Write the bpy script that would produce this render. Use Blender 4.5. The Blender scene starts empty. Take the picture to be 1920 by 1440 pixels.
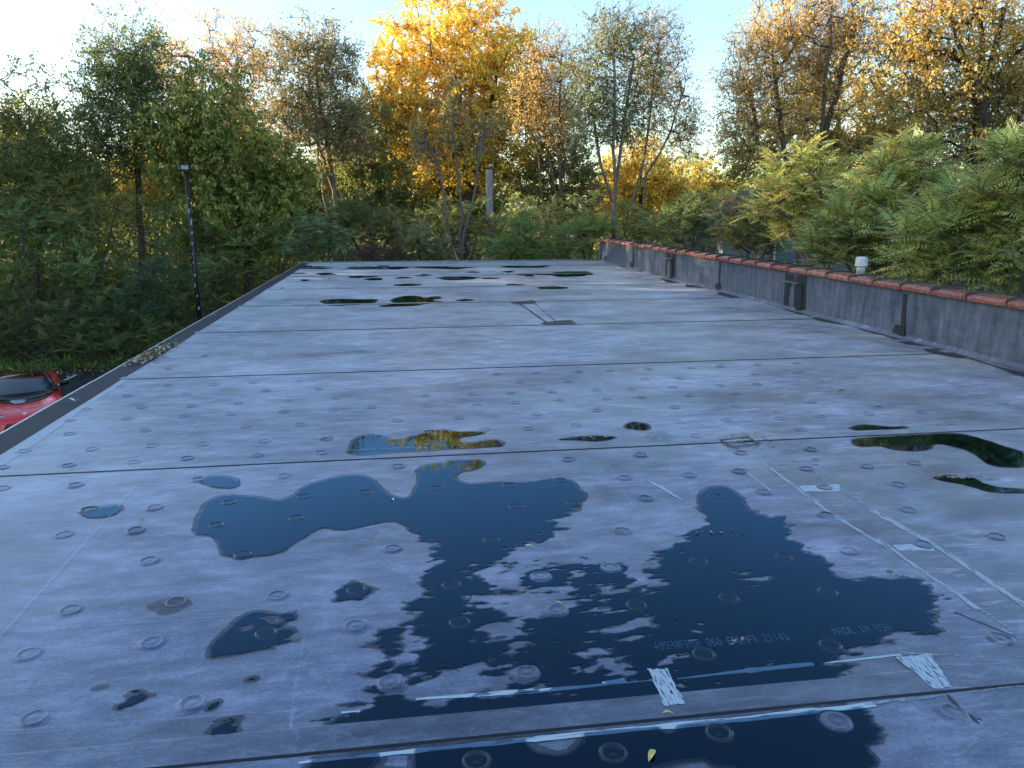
import bpy, math, random
import numpy as np
from mathutils import Vector

# ------------------------------------------------------------------ camera, sky, sun, exposure
SC = bpy.context.scene
COL = SC.collection
RZ, EYE = 4.0, 1.7                      # roof level above the ground, eye above the roof
FPX = 1443.0                            # focal length in pixels of the 1920 px wide photograph
PITCH = math.atan(330 / FPX)
YAW = math.atan(214 / FPX * math.cos(PITCH))
cam = bpy.data.objects.new('camera', bpy.data.cameras.new('camera'))
COL.objects.link(cam)
cam.location = (0, 0, RZ + EYE)
cam.rotation_euler = (math.pi / 2 - PITCH, 0, -YAW)
cam.data.sensor_width = 36.0
cam.data.lens = 36.0 * FPX / 1920
cam.data.clip_start = 0.05
cam.data.clip_end = 3000
SC.camera = cam
SUN_EL, SUN_AZ = 11.0, -72.0            # degrees; azimuth from +Y, negative is towards -X
wd = bpy.data.worlds.new('World'); SC.world = wd; wd.use_nodes = True
nt = wd.node_tree
sky = nt.nodes.new('ShaderNodeTexSky'); sky.sky_type = 'NISHITA'; sky.sun_disc = False
sky.sun_elevation = math.radians(SUN_EL); sky.sun_rotation = math.radians(SUN_AZ)
sky.air_density = 1.0; sky.dust_density = 1.1; sky.ozone_density = 2.1
nt.links.new(sky.outputs[0], nt.nodes['Background'].inputs[0])
nt.nodes['Background'].inputs[1].default_value = 0.15
sl = bpy.data.lights.new('sun', 'SUN'); sl.energy = 5.0; sl.angle = math.radians(0.6); sl.color = (1.0, 0.78, 0.52)
sun = bpy.data.objects.new('sun', sl); COL.objects.link(sun)
_e, _a = math.radians(SUN_EL), math.radians(SUN_AZ)
sd = Vector((math.sin(_a) * math.cos(_e), math.cos(_a) * math.cos(_e), math.sin(_e)))
sun.rotation_euler = sd.to_track_quat('Z', 'Y').to_euler(); sun.location = (-30, 20, 30)
SC.view_settings.view_transform = 'Standard'; SC.view_settings.look = 'None'
SC.view_settings.gamma = 1.0; SC.view_settings.use_curve_mapping = False
SC.view_settings.exposure = 1.75

# ------------------------------------------------------------------ pixels of the photograph to places
_F = np.array([math.sin(YAW) * math.cos(PITCH), math.cos(YAW) * math.cos(PITCH), -math.sin(PITCH)])
_R = np.array([math.cos(YAW), -math.sin(YAW), 0.0]); _U = np.cross(_R, _F)
def ray(x, y): return _F + _R * ((x - 960) / FPX) - _U * ((y - 720) / FPX)
def onroof(x, y):
    d = ray(x, y); t = EYE / -d[2]; return np.array([d[0] * t, d[1] * t])
def onground(x, y, z=0.0):
    d = ray(x, y); t = (RZ + EYE - z) / -d[2]; return np.array([d[0] * t, d[1] * t])
def atY(x, y, Y):
    d = ray(x, y); t = Y / d[1]; return np.array([d[0] * t, Y, RZ + EYE + d[2] * t])
def atX(x, y, X):
    d = ray(x, y); t = X / d[0]; return np.array([X, d[1] * t, RZ + EYE + d[2] * t])

# ------------------------------------------------------------------ object helpers
def put(name, data, parent=None, loc=None, **kw):
    o = bpy.data.objects.new(name, data); COL.objects.link(o)
    if parent is not None: o.parent = parent
    if loc is not None: o.location = loc
    for k, v in kw.items(): o[k] = v
    return o
def thing(name, label, cat, loc=(0, 0, 0), group=None, rz=0.0):
    o = put(name, None, None, loc, label=label, category=cat)
    o.rotation_euler = (0, 0, rz); o.empty_display_size = 0.1
    if group: o['group'] = group
    return o
def mesh(name, V, F, mat=None, smooth=False):
    m = bpy.data.meshes.new(name); m.from_pydata([tuple(map(float, v)) for v in V], [], [tuple(map(int, f)) for f in F])
    if mat: m.materials.append(mat)
    if smooth: m.polygons.foreach_set('use_smooth', [True] * len(m.polygons))
    m.update(); return m
def fastmesh(name, V, nside, mat, col=None, smooth=False):
    """V: (n, nside, 3) separate polygons of nside corners"""
    V = np.asarray(V, dtype=np.float32); n = V.shape[0]
    m = bpy.data.meshes.new(name)
    m.vertices.add(n * nside); m.vertices.foreach_set('co', V.reshape(-1))
    m.loops.add(n * nside); m.loops.foreach_set('vertex_index', np.arange(n * nside, dtype=np.int32))
    m.polygons.add(n); m.polygons.foreach_set('loop_start', np.arange(n, dtype=np.int32) * nside)
    try: m.polygons.foreach_set('loop_total', np.full(n, nside, dtype=np.int32))
    except Exception: pass
    if col is not None:
        a = m.attributes.new('tint', 'FLOAT_COLOR', 'POINT')
        c = np.ones((n, nside, 4), dtype=np.float32); c[:, :, :3] = np.asarray(col, dtype=np.float32)[:, None, :]
        a.data.foreach_set('color', c.reshape(-1))
    m.materials.append(mat)
    if smooth: m.polygons.foreach_set('use_smooth', [True] * n)
    m.update(calc_edges=True); return m
class MB:
    """collects boxes, bars and lathes of ONE part"""
    def __init__(s): s.V = []; s.F = []
    def add(s, V, F):
        k = len(s.V); s.V += [tuple(v) for v in V]; s.F += [tuple(i + k for i in f) for f in F]; return s
    def box(s, x0, x1, y0, y1, z0, z1):
        return s.add([(x0, y0, z0), (x1, y0, z0), (x1, y1, z0), (x0, y1, z0), (x0, y0, z1), (x1, y0, z1), (x1, y1, z1), (x0, y1, z1)],
                     [(0, 3, 2, 1), (4, 5, 6, 7), (0, 1, 5, 4), (1, 2, 6, 5), (2, 3, 7, 6), (3, 0, 4, 7)])
    def tube(s, pts, rad, n=10, cap=True):
        pts = [Vector(p) for p in pts]; V = []; F = []
        if not hasattr(rad, '__len__'): rad = [rad] * len(pts)
        for i, p in enumerate(pts):
            t = (pts[min(i + 1, len(pts) - 1)] - pts[max(i - 1, 0)]).normalized()
            u = t.orthogonal().normalized() if i == 0 else (u - t * u.dot(t)).normalized()
            w = t.cross(u)
            for k in range(n):
                a = 2 * math.pi * k / n; V.append(p + (u * math.cos(a) + w * math.sin(a)) * rad[i])
        for i in range(len(pts) - 1):
            for k in range(n):
                F.append((i * n + k, i * n + (k + 1) % n, (i + 1) * n + (k + 1) % n, (i + 1) * n + k))
        if cap: F += [tuple(range(n - 1, -1, -1)), tuple((len(pts) - 1) * n + k for k in range(n))]
        return s.add(V, F)
    def lathe(s, prof, n=20, c=(0, 0, 0)):
        V = []; F = []
        for r, z in prof:
            for k in range(n):
                a = 2 * math.pi * k / n; V.append((c[0] + r * math.cos(a), c[1] + r * math.sin(a), c[2] + z))
        for i in range(len(prof) - 1):
            for k in range(n):
                F.append((i * n + k, i * n + (k + 1) % n, (i + 1) * n + (k + 1) % n, (i + 1) * n + k))
        F.append(tuple((len(prof) - 1) * n + k for k in range(n)))
        return s.add(V, F)
    def prism(s, poly, d):
        """poly: list of 3D points; d: thickness vector"""
        n = len(poly); d = Vector(d); A = [Vector(p) for p in poly]; B = [p + d for p in A]
        F = [tuple(range(n - 1, -1, -1)), tuple(range(n, 2 * n))] + [(i, (i + 1) % n, n + (i + 1) % n, n + i) for i in range(n)]
        return s.add(A + B, F)
    def build(s, name, mat, parent=None, smooth=False, bevel=0.0, **kw):
        m = mesh(name, s.V, s.F, mat, smooth)
        o = put(name, m, parent, None, **kw)
        if bevel:
            b = o.modifiers.new('bevel', 'BEVEL'); b.width = bevel; b.segments = 2; b.limit_method = 'ANGLE'
        return o

# ------------------------------------------------------------------ node materials
class NT:
    def __init__(s, name):
        s.m = bpy.data.materials.new(name); s.m.use_nodes = True; s.t = s.m.node_tree
        s.b = s.t.nodes['Principled BSDF']; s.out = s.t.nodes['Material Output']
    def n(s, typ, **kw):
        nd = s.t.nodes.new(typ)
        for k, v in kw.items(): setattr(nd, k, v)
        return nd
    def l(s, a, b): s.t.links.new(a, b)
    def val(s, sock, v):
        if hasattr(v, 'links') or hasattr(v, 'is_output'): s.l(v, sock)
        else: sock.default_value = v
    def pos(s, sc=(1, 1, 1), off=(0, 0, 0), obj=False):
        src = s.n('ShaderNodeTexCoord').outputs['Object'] if obj else s.n('ShaderNodeNewGeometry').outputs['Position']
        mp = s.n('ShaderNodeMapping'); s.l(src, mp.inputs[0])
        mp.inputs['Scale'].default_value = sc; mp.inputs['Location'].default_value = off
        return mp.outputs[0]
    def noise(s, vec, scale, det=4, rough=.55, dist=0.0):
        nd = s.n('ShaderNodeTexNoise'); s.l(vec, nd.inputs['Vector'])
        nd.inputs['Scale'].default_value = scale; nd.inputs['Detail'].default_value = det
        nd.inputs['Roughness'].default_value = rough; nd.inputs['Distortion'].default_value = dist
        return nd.outputs[0]
    def ramp(s, fac, stops):
        r = s.n('ShaderNodeValToRGB'); s.l(fac, r.inputs[0]); e = r.color_ramp.elements
        while len(e) < len(stops): e.new(.5)
        for i, (p, c) in enumerate(stops):
            e[i].position = p; e[i].color = (*c, 1) if hasattr(c, '__len__') else (c, c, c, 1)
        return r.outputs[0]
    def math(s, op, a, b=0.5, clamp=False):
        m = s.n('ShaderNodeMath', operation=op); m.use_clamp = clamp; s.val(m.inputs[0], a); s.val(m.inputs[1], b); return m.outputs[0]
    def mix(s, fac, a, b, mode='MIX'):
        m = s.n('ShaderNodeMix', data_type='RGBA', blend_type=mode); s.val(m.inputs[0], fac)
        s.val(m.inputs[6], a if hasattr(a, 'is_output') else (*a, 1)); s.val(m.inputs[7], b if hasattr(b, 'is_output') else (*b, 1))
        return m.outputs[2]
    def bump(s, h, strength=.3, dist=.01):
        b = s.n('ShaderNodeBump'); b.inputs['Strength'].default_value = strength; b.inputs['Distance'].default_value = dist
        s.l(h, b.inputs['Height']); s.l(b.outputs[0], s.b.inputs['Normal'])
    def set(s, **kw):
        for k, v in kw.items():
            sock = s.b.inputs[{'base': 'Base Color', 'rough': 'Roughness', 'metal': 'Metallic', 'ior': 'IOR', 'spec': 'Specular IOR Level',
                               'coat': 'Coat Weight', 'alpha': 'Alpha'}[k]]
            if hasattr(v, 'is_output'): s.l(v, sock)
            else: sock.default_value = (*v, 1) if k == 'base' else v
        return s
def plain(name, base, rough=.5, metal=0.0, var=.25, scale=12, spec=.5, coat=0.0, bump=0.0):
    t = NT(name); p = t.pos(); n = t.noise(p, scale, 5)
    lo = tuple(c * (1 - var) for c in base); hi = tuple(min(1, c * (1 + var)) for c in base)
    t.set(base=t.ramp(n, [(.3, lo), (.7, hi)]), rough=rough, metal=metal, spec=spec, coat=coat)
    if bump: t.bump(t.noise(p, scale * 4, 3), bump, .004)
    return t.m
def membrane(name, tone=1.0, xstreak=True, wall=False):
    t = NT(name); st = (1.0, 2.4, 1.0) if not wall else (1, 1.2, 3.0)
    fine = t.noise(t.pos(st), 4.5, 8, .66); grain = t.noise(t.pos((1, 1.8, 1)), 60, 4, .65)
    blot = t.noise(t.pos((1, 1.2, 1)), .6, 5, .55, .4); mid = t.noise(t.pos((1, 2.4, 1), (3, 1, 0)), 2.1, 6, .6)
    s = t.math('ADD', t.math('MULTIPLY', fine, .42), t.math('ADD', t.math('MULTIPLY', blot, .22), t.math('MULTIPLY', mid, .26)))
    s = t.math('ADD', s, t.math('MULTIPLY', grain, .26))
    if wall:
        drip = t.noise(t.pos((1, 5.0, .7), (2, 3, 0)), 2.4, 6, .6)
        c = t.ramp(t.math('ADD', t.math('MULTIPLY', s, .6), t.math('MULTIPLY', drip, .4)), [(.46, (.042, .054, .076)), (.58, (.105, .126, .165)), (.68, (.170, .196, .240))])
    else:
        c = t.ramp(s, [(.50, (.042 * tone, .050 * tone, .092 * tone)), (.585, (.102 * tone, .118 * tone, .200 * tone)), (.68, (.225 * tone, .255 * tone, .380 * tone))])
    if not wall:
        # chalky residue: thin pale scuffs drawn out along the sheets, more of them towards the parapet
        px = t.n('ShaderNodeSeparateXYZ'); t.l(t.n('ShaderNodeNewGeometry').outputs['Position'], px.inputs[0])
        right = t.math('MULTIPLY', t.math('ADD', px.outputs[0], .2), .30, True)
        ch = t.ramp(t.noise(t.pos((1, 5.0, 1), (7, 2, 0)), 3.3, 8, .7, .6), [(.55, 0.0), (.68, 1.0)])
        spk = t.ramp(t.noise(t.pos((1, 1.6, 1)), 55, 3, .7), [(.64, 0.0), (.72, 1.0)])
        spm = t.ramp(t.noise(t.pos((1, 1, 1), (2, 9, 0)), 1.4, 4), [(.48, 0.0), (.62, 1.0)])
        c = t.mix(t.math('MULTIPLY', ch, t.math('ADD', .15, t.math('MULTIPLY', right, .65))), c, (.44, .48, .60))
        c = t.mix(t.math('MULTIPLY', t.math('MULTIPLY', spk, spm), .55), c, (.52, .56, .66))
        # tide marks left by puddles that dried up: thin pale contour lines, here and there
        tm = t.noise(t.pos((1, 1.3, 1), (4, 4, 0)), .9, 4, .5, .3)
        ln = t.ramp(t.math('ABSOLUTE', t.math('SUBTRACT', tm, .52)), [(.0, 1.0), (.007, 0.0)])
        ln2 = t.ramp(t.math('ABSOLUTE', t.math('SUBTRACT', tm, .60)), [(.0, 1.0), (.006, 0.0)])
        gate = t.ramp(t.noise(t.pos((1, 1, 1), (8, 3, 0)), .8, 3), [(.45, 0.0), (.62, .22)])
        c = t.mix(t.math('MULTIPLY', t.math('MAXIMUM', ln, ln2), gate), c, (.40, .44, .52))
        dk = t.ramp(t.noise(t.pos((1, 1.6, 1), (1, 5, 0)), .8, 8, .66, .5), [(.42, 0.0), (.62, 1.0)])
        c = t.mix(t.math('MULTIPLY', dk, t.math('ADD', .18, t.math('MULTIPLY', right, .95))), c, (.045, .048, .070))  # dark mottling; its gain to the right paints in the dimmer sky reflection
    t.set(base=c, rough=t.ramp(s, [(.50, .30), (.68, .46)]), spec=.5, ior=1.6)
    t.b.inputs['Specular Tint'].default_value = (.62, .82, 1.0, 1)
    t.b.inputs['Sheen Tint'].default_value = (.76, .85, 1.0, 1); t.b.inputs['Sheen Weight'].default_value = .2
    if not wall: t.l(t.ramp(t.math('ADD', t.math('MULTIPLY', s, .5), t.math('MULTIPLY', t.noise(t.pos((1, 1.5, 1), (5, 2, 0)), 1.1, 9, .70, .4), .5)), [(.44, .14), (.56, .48), (.66, .82)]), t.b.inputs['Sheen Weight'])
    t.b.inputs['Sheen Roughness'].default_value = .45
    h = t.math('ADD', t.math('MULTIPLY', t.noise(t.pos((1, 1.5, 1)), 1.6, 3), 3.0), t.math('MULTIPLY', grain, .12))
    t.bump(h, .35, .01)
    return t.m
M = {}
M['membrane'] = membrane('weathered_rubber_membrane')
M['plate'] = membrane('plate_membrane', .82)
M['lap'] = membrane('lap_membrane', .72)
M['ridge'] = membrane('joint_membrane', 1.2)
M['wallmem'] = membrane('parapet_membrane', 1.15, wall=True)
def wetmat():
    t = NT('wet_black_membrane'); n = t.noise(t.pos((1, 3, 1)), 6, 5)
    t.set(base=t.ramp(n, [(.35, (.0006, .0022, .009)), (.7, (.0012, .004, .014))]), rough=.6, spec=.05); return t.m
M['wet'] = wetmat()
def dampmat():
    t = NT('damp_rubber'); n = t.noise(t.pos(), 14, 5, .6)
    t.set(base=(.030, .032, .044), rough=.35); t.set(alpha=t.ramp(n, [(.30, .30), (.68, .72)])); return t.m
M['damp'] = dampmat()
def watermat():
    t = NT('still_rain_water'); p = t.pos((1, 1, 1))
    bp = t.n('ShaderNodeBump'); bp.inputs['Strength'].default_value = .06; bp.inputs['Distance'].default_value = .004
    t.l(t.noise(p, 9, 3), bp.inputs['Height'])
    fr = t.n('ShaderNodeFresnel'); fr.inputs['IOR'].default_value = 1.42; t.l(bp.outputs[0], fr.inputs['Normal'])
    gl = t.n('ShaderNodeBsdfGlossy'); gl.inputs['Roughness'].default_value = .012; gl.inputs['Color'].default_value = (.36, .66, 1.0, 1); t.l(bp.outputs[0], gl.inputs['Normal'])
    tr = t.n('ShaderNodeBsdfTransparent'); tr.inputs[0].default_value = (.86, .92, .96, 1)
    mx = t.n('ShaderNodeMixShader'); t.l(fr.outputs[0], mx.inputs[0]); t.l(tr.outputs[0], mx.inputs[1]); t.l(gl.outputs[0], mx.inputs[2])
    t.l(mx.outputs[0], t.out.inputs[0]); return t.m
M['water'] = watermat()
def brushmat(name, base, cut, sc, rot=0.0):
    """pale primer dragged out with a brush: bristle streaks let the rubber through"""
    t = NT(name); p = t.pos(sc); n = t.noise(p, 9, 5, .65)
    t.set(base=base, rough=.6); t.set(alpha=t.ramp(n, [(cut - .07, 0.0), (cut + .05, 1.0)])); return t.m
M['primer'] = brushmat('pale_primer', (.42, .52, .58), .40, (1, 10, 1))
M['primer_long'] = brushmat('pale_primer_lengthwise', (.36, .42, .48), .43, (7, 1, 1))
M['primer_brush'] = brushmat('brushed_primer', (.40, .50, .58), .44, (14, 2.2, 1))
M['primer_edge'] = brushmat('edge_primer', (.40, .45, .52), .34, (3, 2, 1))
M['primer_faint'] = brushmat('worn_primer', (.30, .35, .41), .50, (2, 9, 1))
M['ink'] = plain('print_ink', (.30, .36, .44), .6)
M['sealant'] = plain('black_lap_sealant', (.012, .013, .015), .42, bump=.4, scale=30)
M['tar'] = plain('dark_sealant_smear', (.018, .020, .024), .38, scale=18, bump=.5)
M['rust'] = brushmat('rust_stain', (.14, .075, .04), .60, (2, 5, 1))
M['edge'] = plain('dark_edge_flashing', (.022, .025, .034), .6, scale=6, spec=.25)
M['lip'] = plain('pale_metal_lip', (.55, .58, .60), .35, .6, scale=20)
M['wall'] = plain('painted_block_wall', (.34, .31, .27), .8, scale=3, bump=.3)
M['blackmetal'] = plain('black_painted_steel', (.012, .013, .016), .4, scale=25)
M['greymetal'] = plain('grey_flashing_metal', (.22, .24, .27), .4, .5, scale=30)
def tilemat():
    t = NT('glazed_terracotta'); oi = t.n('ShaderNodeObjectInfo')
    n = t.noise(t.pos((1, 1, 1)), 14, 6, .6)
    c = t.ramp(t.math('ADD', t.math('MULTIPLY', n, .7), t.math('MULTIPLY', oi.outputs['Random'], .35)),
               [(.3, (.19, .060, .040)), (.55, (.32, .110, .070)), (.9, (.42, .18, .11))])
    t.set(base=c, rough=t.ramp(n, [(.3, .16), (.7, .34)])); t.bump(n, .15, .004); return t.m
M['tile'] = tilemat()
M['mortar'] = plain('dark_joint_mastic', (.035, .028, .026), .6, scale=30)
M['pvc'] = plain('grey_plastic_pipe', (.28, .34, .38), .4, scale=10)
M['pvccap'] = plain('pale_plastic_cap', (.58, .59, .58), .45, scale=16, var=.15)
def asphaltmat():
    t = NT('asphalt'); g = t.noise(t.pos(), 90, 4, .7); b = t.noise(t.pos(), .5, 4)
    t.set(base=t.mix(.5, t.ramp(g, [(.35, .018), (.7, .06)]), t.ramp(b, [(.35, .02), (.7, .045)])), rough=.7); t.bump(g, .5, .008); return t.m
M['asphalt'] = asphaltmat()
M['roadpaint'] = plain('road_paint', (.70, .71, .70), .6, scale=9, var=.15)
def groundmat():
    t = NT('woodland_soil'); n = t.noise(t.pos(), 1.3, 6); f = t.noise(t.pos(), 24, 4)
    t.set(base=t.mix(t.ramp(f, [(.4, 0.0), (.6, 1.0)]), t.ramp(n, [(.35, (.03, .04, .012)), (.65, (.05, .04, .02))]), (.045, .055, .018)), rough=.95); t.bump(f, .6, .03); return t.m
M['soil'] = groundmat()
def leafmat(name, trans=.45, rough=.5):
    t = NT(name); at = t.n('ShaderNodeAttribute', attribute_name='tint')
    t.set(base=at.outputs['Color'], rough=rough, spec=.35)
    tr = t.n('ShaderNodeBsdfTranslucent'); br = t.mix(.75, (0, 0, 0), at.outputs['Color'], 'MIX')
    t.l(at.outputs['Color'], tr.inputs[0])
    mx = t.n('ShaderNodeMixShader'); mx.inputs[0].default_value = trans
    t.l(t.b.outputs[0], mx.inputs[1]); t.l(tr.outputs[0], mx.inputs[2]); t.l(mx.outputs[0], t.out.inputs[0]); return t.m
M['leaf'] = leafmat('tree_leaves')
M['litter'] = leafmat('dry_fallen_leaves', .1, .6)
def barkmat(name, a, b):
    t = NT(name); n = t.noise(t.pos((4, 4, 1)), 3, 6, .65)
    t.set(base=t.ramp(n, [(.3, a), (.7, b)]), rough=.85); t.bump(n, .6, .02); return t.m
M['bark'] = barkmat('grey_brown_bark', (.055, .042, .034), (.16, .125, .10))
M['barkdark'] = barkmat('dark_bark', (.035, .028, .024), (.10, .08, .065))
M['barkpale'] = barkmat('pale_grey_bark', (.09, .078, .065), (.21, .18, .155))
M['polewood'] = barkmat('weathered_pole_wood', (.20, .19, .18), (.36, .34, .33))

# ------------------------------------------------------------------ value noise and flat shapes traced on the roof
def vnoise(x, y, seed=0):
    xi = np.floor(x).astype(np.int64); yi = np.floor(y).astype(np.int64); fx = x - xi; fy = y - yi
    fx = fx * fx * (3 - 2 * fx); fy = fy * fy * (3 - 2 * fy)
    def h(a, b):
        n = (a * 374761393 + b * 668265263 + seed * 974711) & 0x7fffffff
        n = ((n ^ (n >> 13)) * 1274126177) & 0x7fffffff
        return ((n ^ (n >> 16)) & 0xffff) / 65535.0
    return (h(xi, yi) * (1 - fx) + h(xi + 1, yi) * fx) * (1 - fy) + (h(xi, yi + 1) * (1 - fx) + h(xi + 1, yi + 1) * fx) * fy
def fbm(x, y, seed=0, o=4):
    s = 0; a = .5; 
    for i in range(o): s = s + a * vnoise(x * 2 ** i, y * 2 ** i, seed + i * 17); a *= .5
    return s / (1 - .5 ** o) - .5
def sdf(P, X, Y):
    """signed distance, positive inside the polygon"""
    P = np.asarray(P, float); d = np.full(X.shape, 1e9); ins = np.zeros(X.shape, bool); n = len(P)
    for i in range(n):
        a = P[i]; b = P[(i + 1) % n]; e = b - a
        t = np.clip(((X - a[0]) * e[0] + (Y - a[1]) * e[1]) / max(e @ e, 1e-12), 0, 1)
        d = np.minimum(d, (X - a[0] - t * e[0]) ** 2 + (Y - a[1] - t * e[1]) ** 2)
        c = (a[1] > Y) != (b[1] > Y)
        ins ^= c & (X < (b[0] - a[0]) * (Y - a[1]) / ((b[1] - a[1]) if b[1] != a[1] else 1e-12) + a[0])
    return np.where(ins, np.sqrt(d), -np.sqrt(d))
def contour(Fd, x0, y0, dx, dy, z):
    """polygons of the region Fd > 0"""
    ny, nx = Fd.shape; I = Fd > 0; V = []; F = []
    full = I[:-1, :-1] & I[1:, :-1] & I[:-1, 1:] & I[1:, 1:]
    anyi = (I[:-1, :-1] | I[1:, :-1] | I[:-1, 1:] | I[1:, 1:]) & ~full
    for j in range(ny - 1):
        r = np.flatnonzero(np.diff(np.concatenate(([0], full[j].astype(np.int8), [0]))))
        for a, b in zip(r[::2], r[1::2]):
            k = len(V); ya = y0 + j * dy; V += [(x0 + a * dx, ya, z), (x0 + b * dx, ya, z), (x0 + b * dx, ya + dy, z), (x0 + a * dx, ya + dy, z)]
            F.append((k, k + 1, k + 2, k + 3))
    off = ((0, 0), (1, 0), (1, 1), (0, 1))
    for j, i in zip(*np.nonzero(anyi)):
        poly = []
        for q in range(4):
            a = off[q]; b = off[(q + 1) % 4]; fa = Fd[j + a[1], i + a[0]]; fb = Fd[j + b[1], i + b[0]]
            if fa > 0: poly.append((i + a[0], j + a[1]))
            if (fa > 0) != (fb > 0):
                t = fa / (fa - fb); poly.append((i + a[0] + (b[0] - a[0]) * t, j + a[1] + (b[1] - a[1]) * t))
        if len(poly) >= 3:
            k = len(V); V += [(x0 + p[0] * dx, y0 + p[1] * dy, z) for p in poly]; F.append(tuple(range(k, k + len(poly))))
    return V, F
def R(pts, z=None, ox=0, oy=0, s=1.0): return [onroof(ox + x * s, oy + y * s) for x, y in pts]
def smooth_poly(P, it=1):
    P = [np.asarray(p, float) for p in P]
    for _ in range(it):
        Q = []
        for i in range(len(P)):
            a, b = P[i], P[(i + 1) % len(P)]; Q += [a * .75 + b * .25, a * .25 + b * .75]
        P = Q
    return P
def grid(Ps, cell, pad=.1, ay=1.0):
    A = np.concatenate([np.asarray(p) for p in Ps]); x0, y0 = A.min(0) - pad; x1, y1 = A.max(0) + pad
    dx = max(cell, (x1 - x0) / 900); dy = max(cell * ay, (y1 - y0) / 700)
    xs = np.arange(x0, x1 + dx, dx); ys = np.arange(y0, y1 + dy, dy); X, Y = np.meshgrid(xs, ys)
    return X, Y, x0, y0, dx, dy

rng = np.random.default_rng(7); random.seed(7)

# ------------------------------------------------------------------ ground, parking lot
def sheet(name, x0, x1, y0, y1, z, mat, **kw): return put(name, mesh(name, [(x0, y0, z), (x1, y0, z), (x1, y1, z), (x0, y1, z)], [(0, 1, 2, 3)], mat), **kw)
sheet('ground', -900, 900, -300, 1500, 0.0, M['soil'], kind='structure')
LOTY = 29.0
def lot():
    V = []; xs = np.linspace(-60, -2.5, 160)
    for x in xs:
        V.append((x, -30, .006)); V.append((x, LOTY + .35 * (fbm(np.array(x * .9), np.array(1.0), 3) + .5 * fbm(np.array(x * 4.), np.array(2.), 5)), .006))
    F = [(2 * i, 2 * i + 2, 2 * i + 3, 2 * i + 1) for i in range(len(xs) - 1)]
    return put('parking_lot', mesh('parking_lot', V, F, M['asphalt']), kind='structure')
lot_o = lot()
a, b = onground(143, 703), onground(117, 715.5)
dl = (b - a) / np.linalg.norm(b - a); nl = np.array([-dl[1], dl[0]]) * .055
LINE_DIR = dl
e2 = a + dl * 5.2
put('parking_line', mesh('parking_line', [(*(a + nl), .011), (*(a - nl), .011), (*(e2 - nl), .011), (*(e2 + nl), .011)], [(0, 1, 2, 3)], M['roadpaint']), kind='structure')

# ------------------------------------------------------------------ the building with its roof
B = thing('flat_roof_building', 'single storey building whose flat grey rubber roof has rows of round fastener plates', 'building', (0, 0, RZ))
XL, XR, YN, YF = -3.02, 6.60, -4.0, 25.15
MB().box(XL + .04, 6.80, YN, YF - .06, -RZ, -.05).build('outer_wall', M['wall'], B)
SEAMS = [-.76, 2.21, 5.19, 8.17, 11.16, 14.13, 17.07, 20.20, 23.2]
ED = [YN] + SEAMS + [YF]
for i in range(len(ED) - 1):
    MB().box(XL, XR + .01, ED[i] + (.0006 if i else 0), ED[i + 1] - .0006, -.05, 0).build('membrane_sheet', M['membrane'], B)
def seam_skew(i): return [0, .002, .006, .012, .010, .002, 0, -.012, 0][i]
for i, ys in enumerate(SEAMS):
    # the far sheet laps over the near one: a square edge towards the camera, a tape step 0.12 m behind it
    w = .125; V = []; F = []; nx = 70
    for k in range(nx):
        x = XL + .16 + (6.585 - XL - .16) * k / (nx - 1)
        y = ys + seam_skew(i) * (x - 1.5) + .006 * fbm(np.array(x * 1.3), np.array(i * 3.1), 9) + .002 * fbm(np.array(x * 9.), np.array(i * 1.7), 4)
        for dy, z in ((0, .0002), (.0006, .0052), (w * .5, .0048), (w, .0044), (w + .012, .0014), (w + .11, .0012), (w + .118, .0002)): V.append((x, y + dy, z))
    F = [(k * 7 + q, k * 7 + 7 + q, k * 7 + 8 + q, k * 7 + q + 1) for k in range(nx - 1) for q in range(6)]
    lap = put('seam_lap', mesh('seam_lap', V, F, M['lap']), B)
    V = []; F = []
    for k in range(nx):
        x, y, _ = (XL + .16 + (6.585 - XL - .16) * k / (nx - 1), 0, 0)
        y = ys + seam_skew(i) * (x - 1.5) + .006 * fbm(np.array(x * 1.3), np.array(i * 3.1), 9) + .002 * fbm(np.array(x * 9.), np.array(i * 1.7), 4)
        wv = .009 + .006 * fbm(np.array(x * 5.), np.array(i * 2.2), 6)
        V += [(x, y - wv, .0006), (x, y - wv * .4, .0042), (x, y + .001, .0056)]
    F = [(k * 3 + q, k * 3 + 3 + q, k * 3 + 4 + q, k * 3 + q + 1) for k in range(nx - 1) for q in range(2)]
    put('lap_sealant', mesh('lap_sealant', V, F, M['sealant'], True), lap)

# raised insulation joints that show through the membrane
def ridge(p, q, w=.012, h=.0022, n=24, mat='ridge', name='joint_ridge'):
    p = np.array(p); q = np.array(q); t = (q - p) / np.linalg.norm(q - p); nn = np.array([-t[1], t[0]]); V = []
    for k in range(n):
        c = p + (q - p) * k / (n - 1) + nn * .004 * fbm(np.array(k * .7), np.array(p[0] * 7), 8)
        V += [(*(c - nn * w), .0003), (*c, h), (*(c + nn * w), .0003)]
    F = [(k * 3 + a, k * 3 + 3 + a, k * 3 + 4 + a, k * 3 + a + 1) for k in range(n - 1) for a in range(2)]
    return put(name, mesh(name, V, F, M[mat], True), B)
for pa, pb in (((-8, 1205), (273, 893)), ((300, 868), (395, 768)), ((1115, 692), (1172, 748)), ((985, 880), (1010, 850)), ((540, 1395), (575, 1180)),
               ((920, 738), (945, 792)), ((860, 618), (875, 648)), ((1050, 1000), (1065, 1040)), ((1130, 855), (1200, 975))):
    ridge(onroof(*pa), onroof(*pb))
for pa, pb in (((0, 983), (160, 976)), ((0, 1188), (540, 1148)), ((0, 1372), (560, 1332)), ((980, 1022), (1240, 985))): ridge(onroof(*pa), onroof(*pb), .010, .0016)

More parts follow.
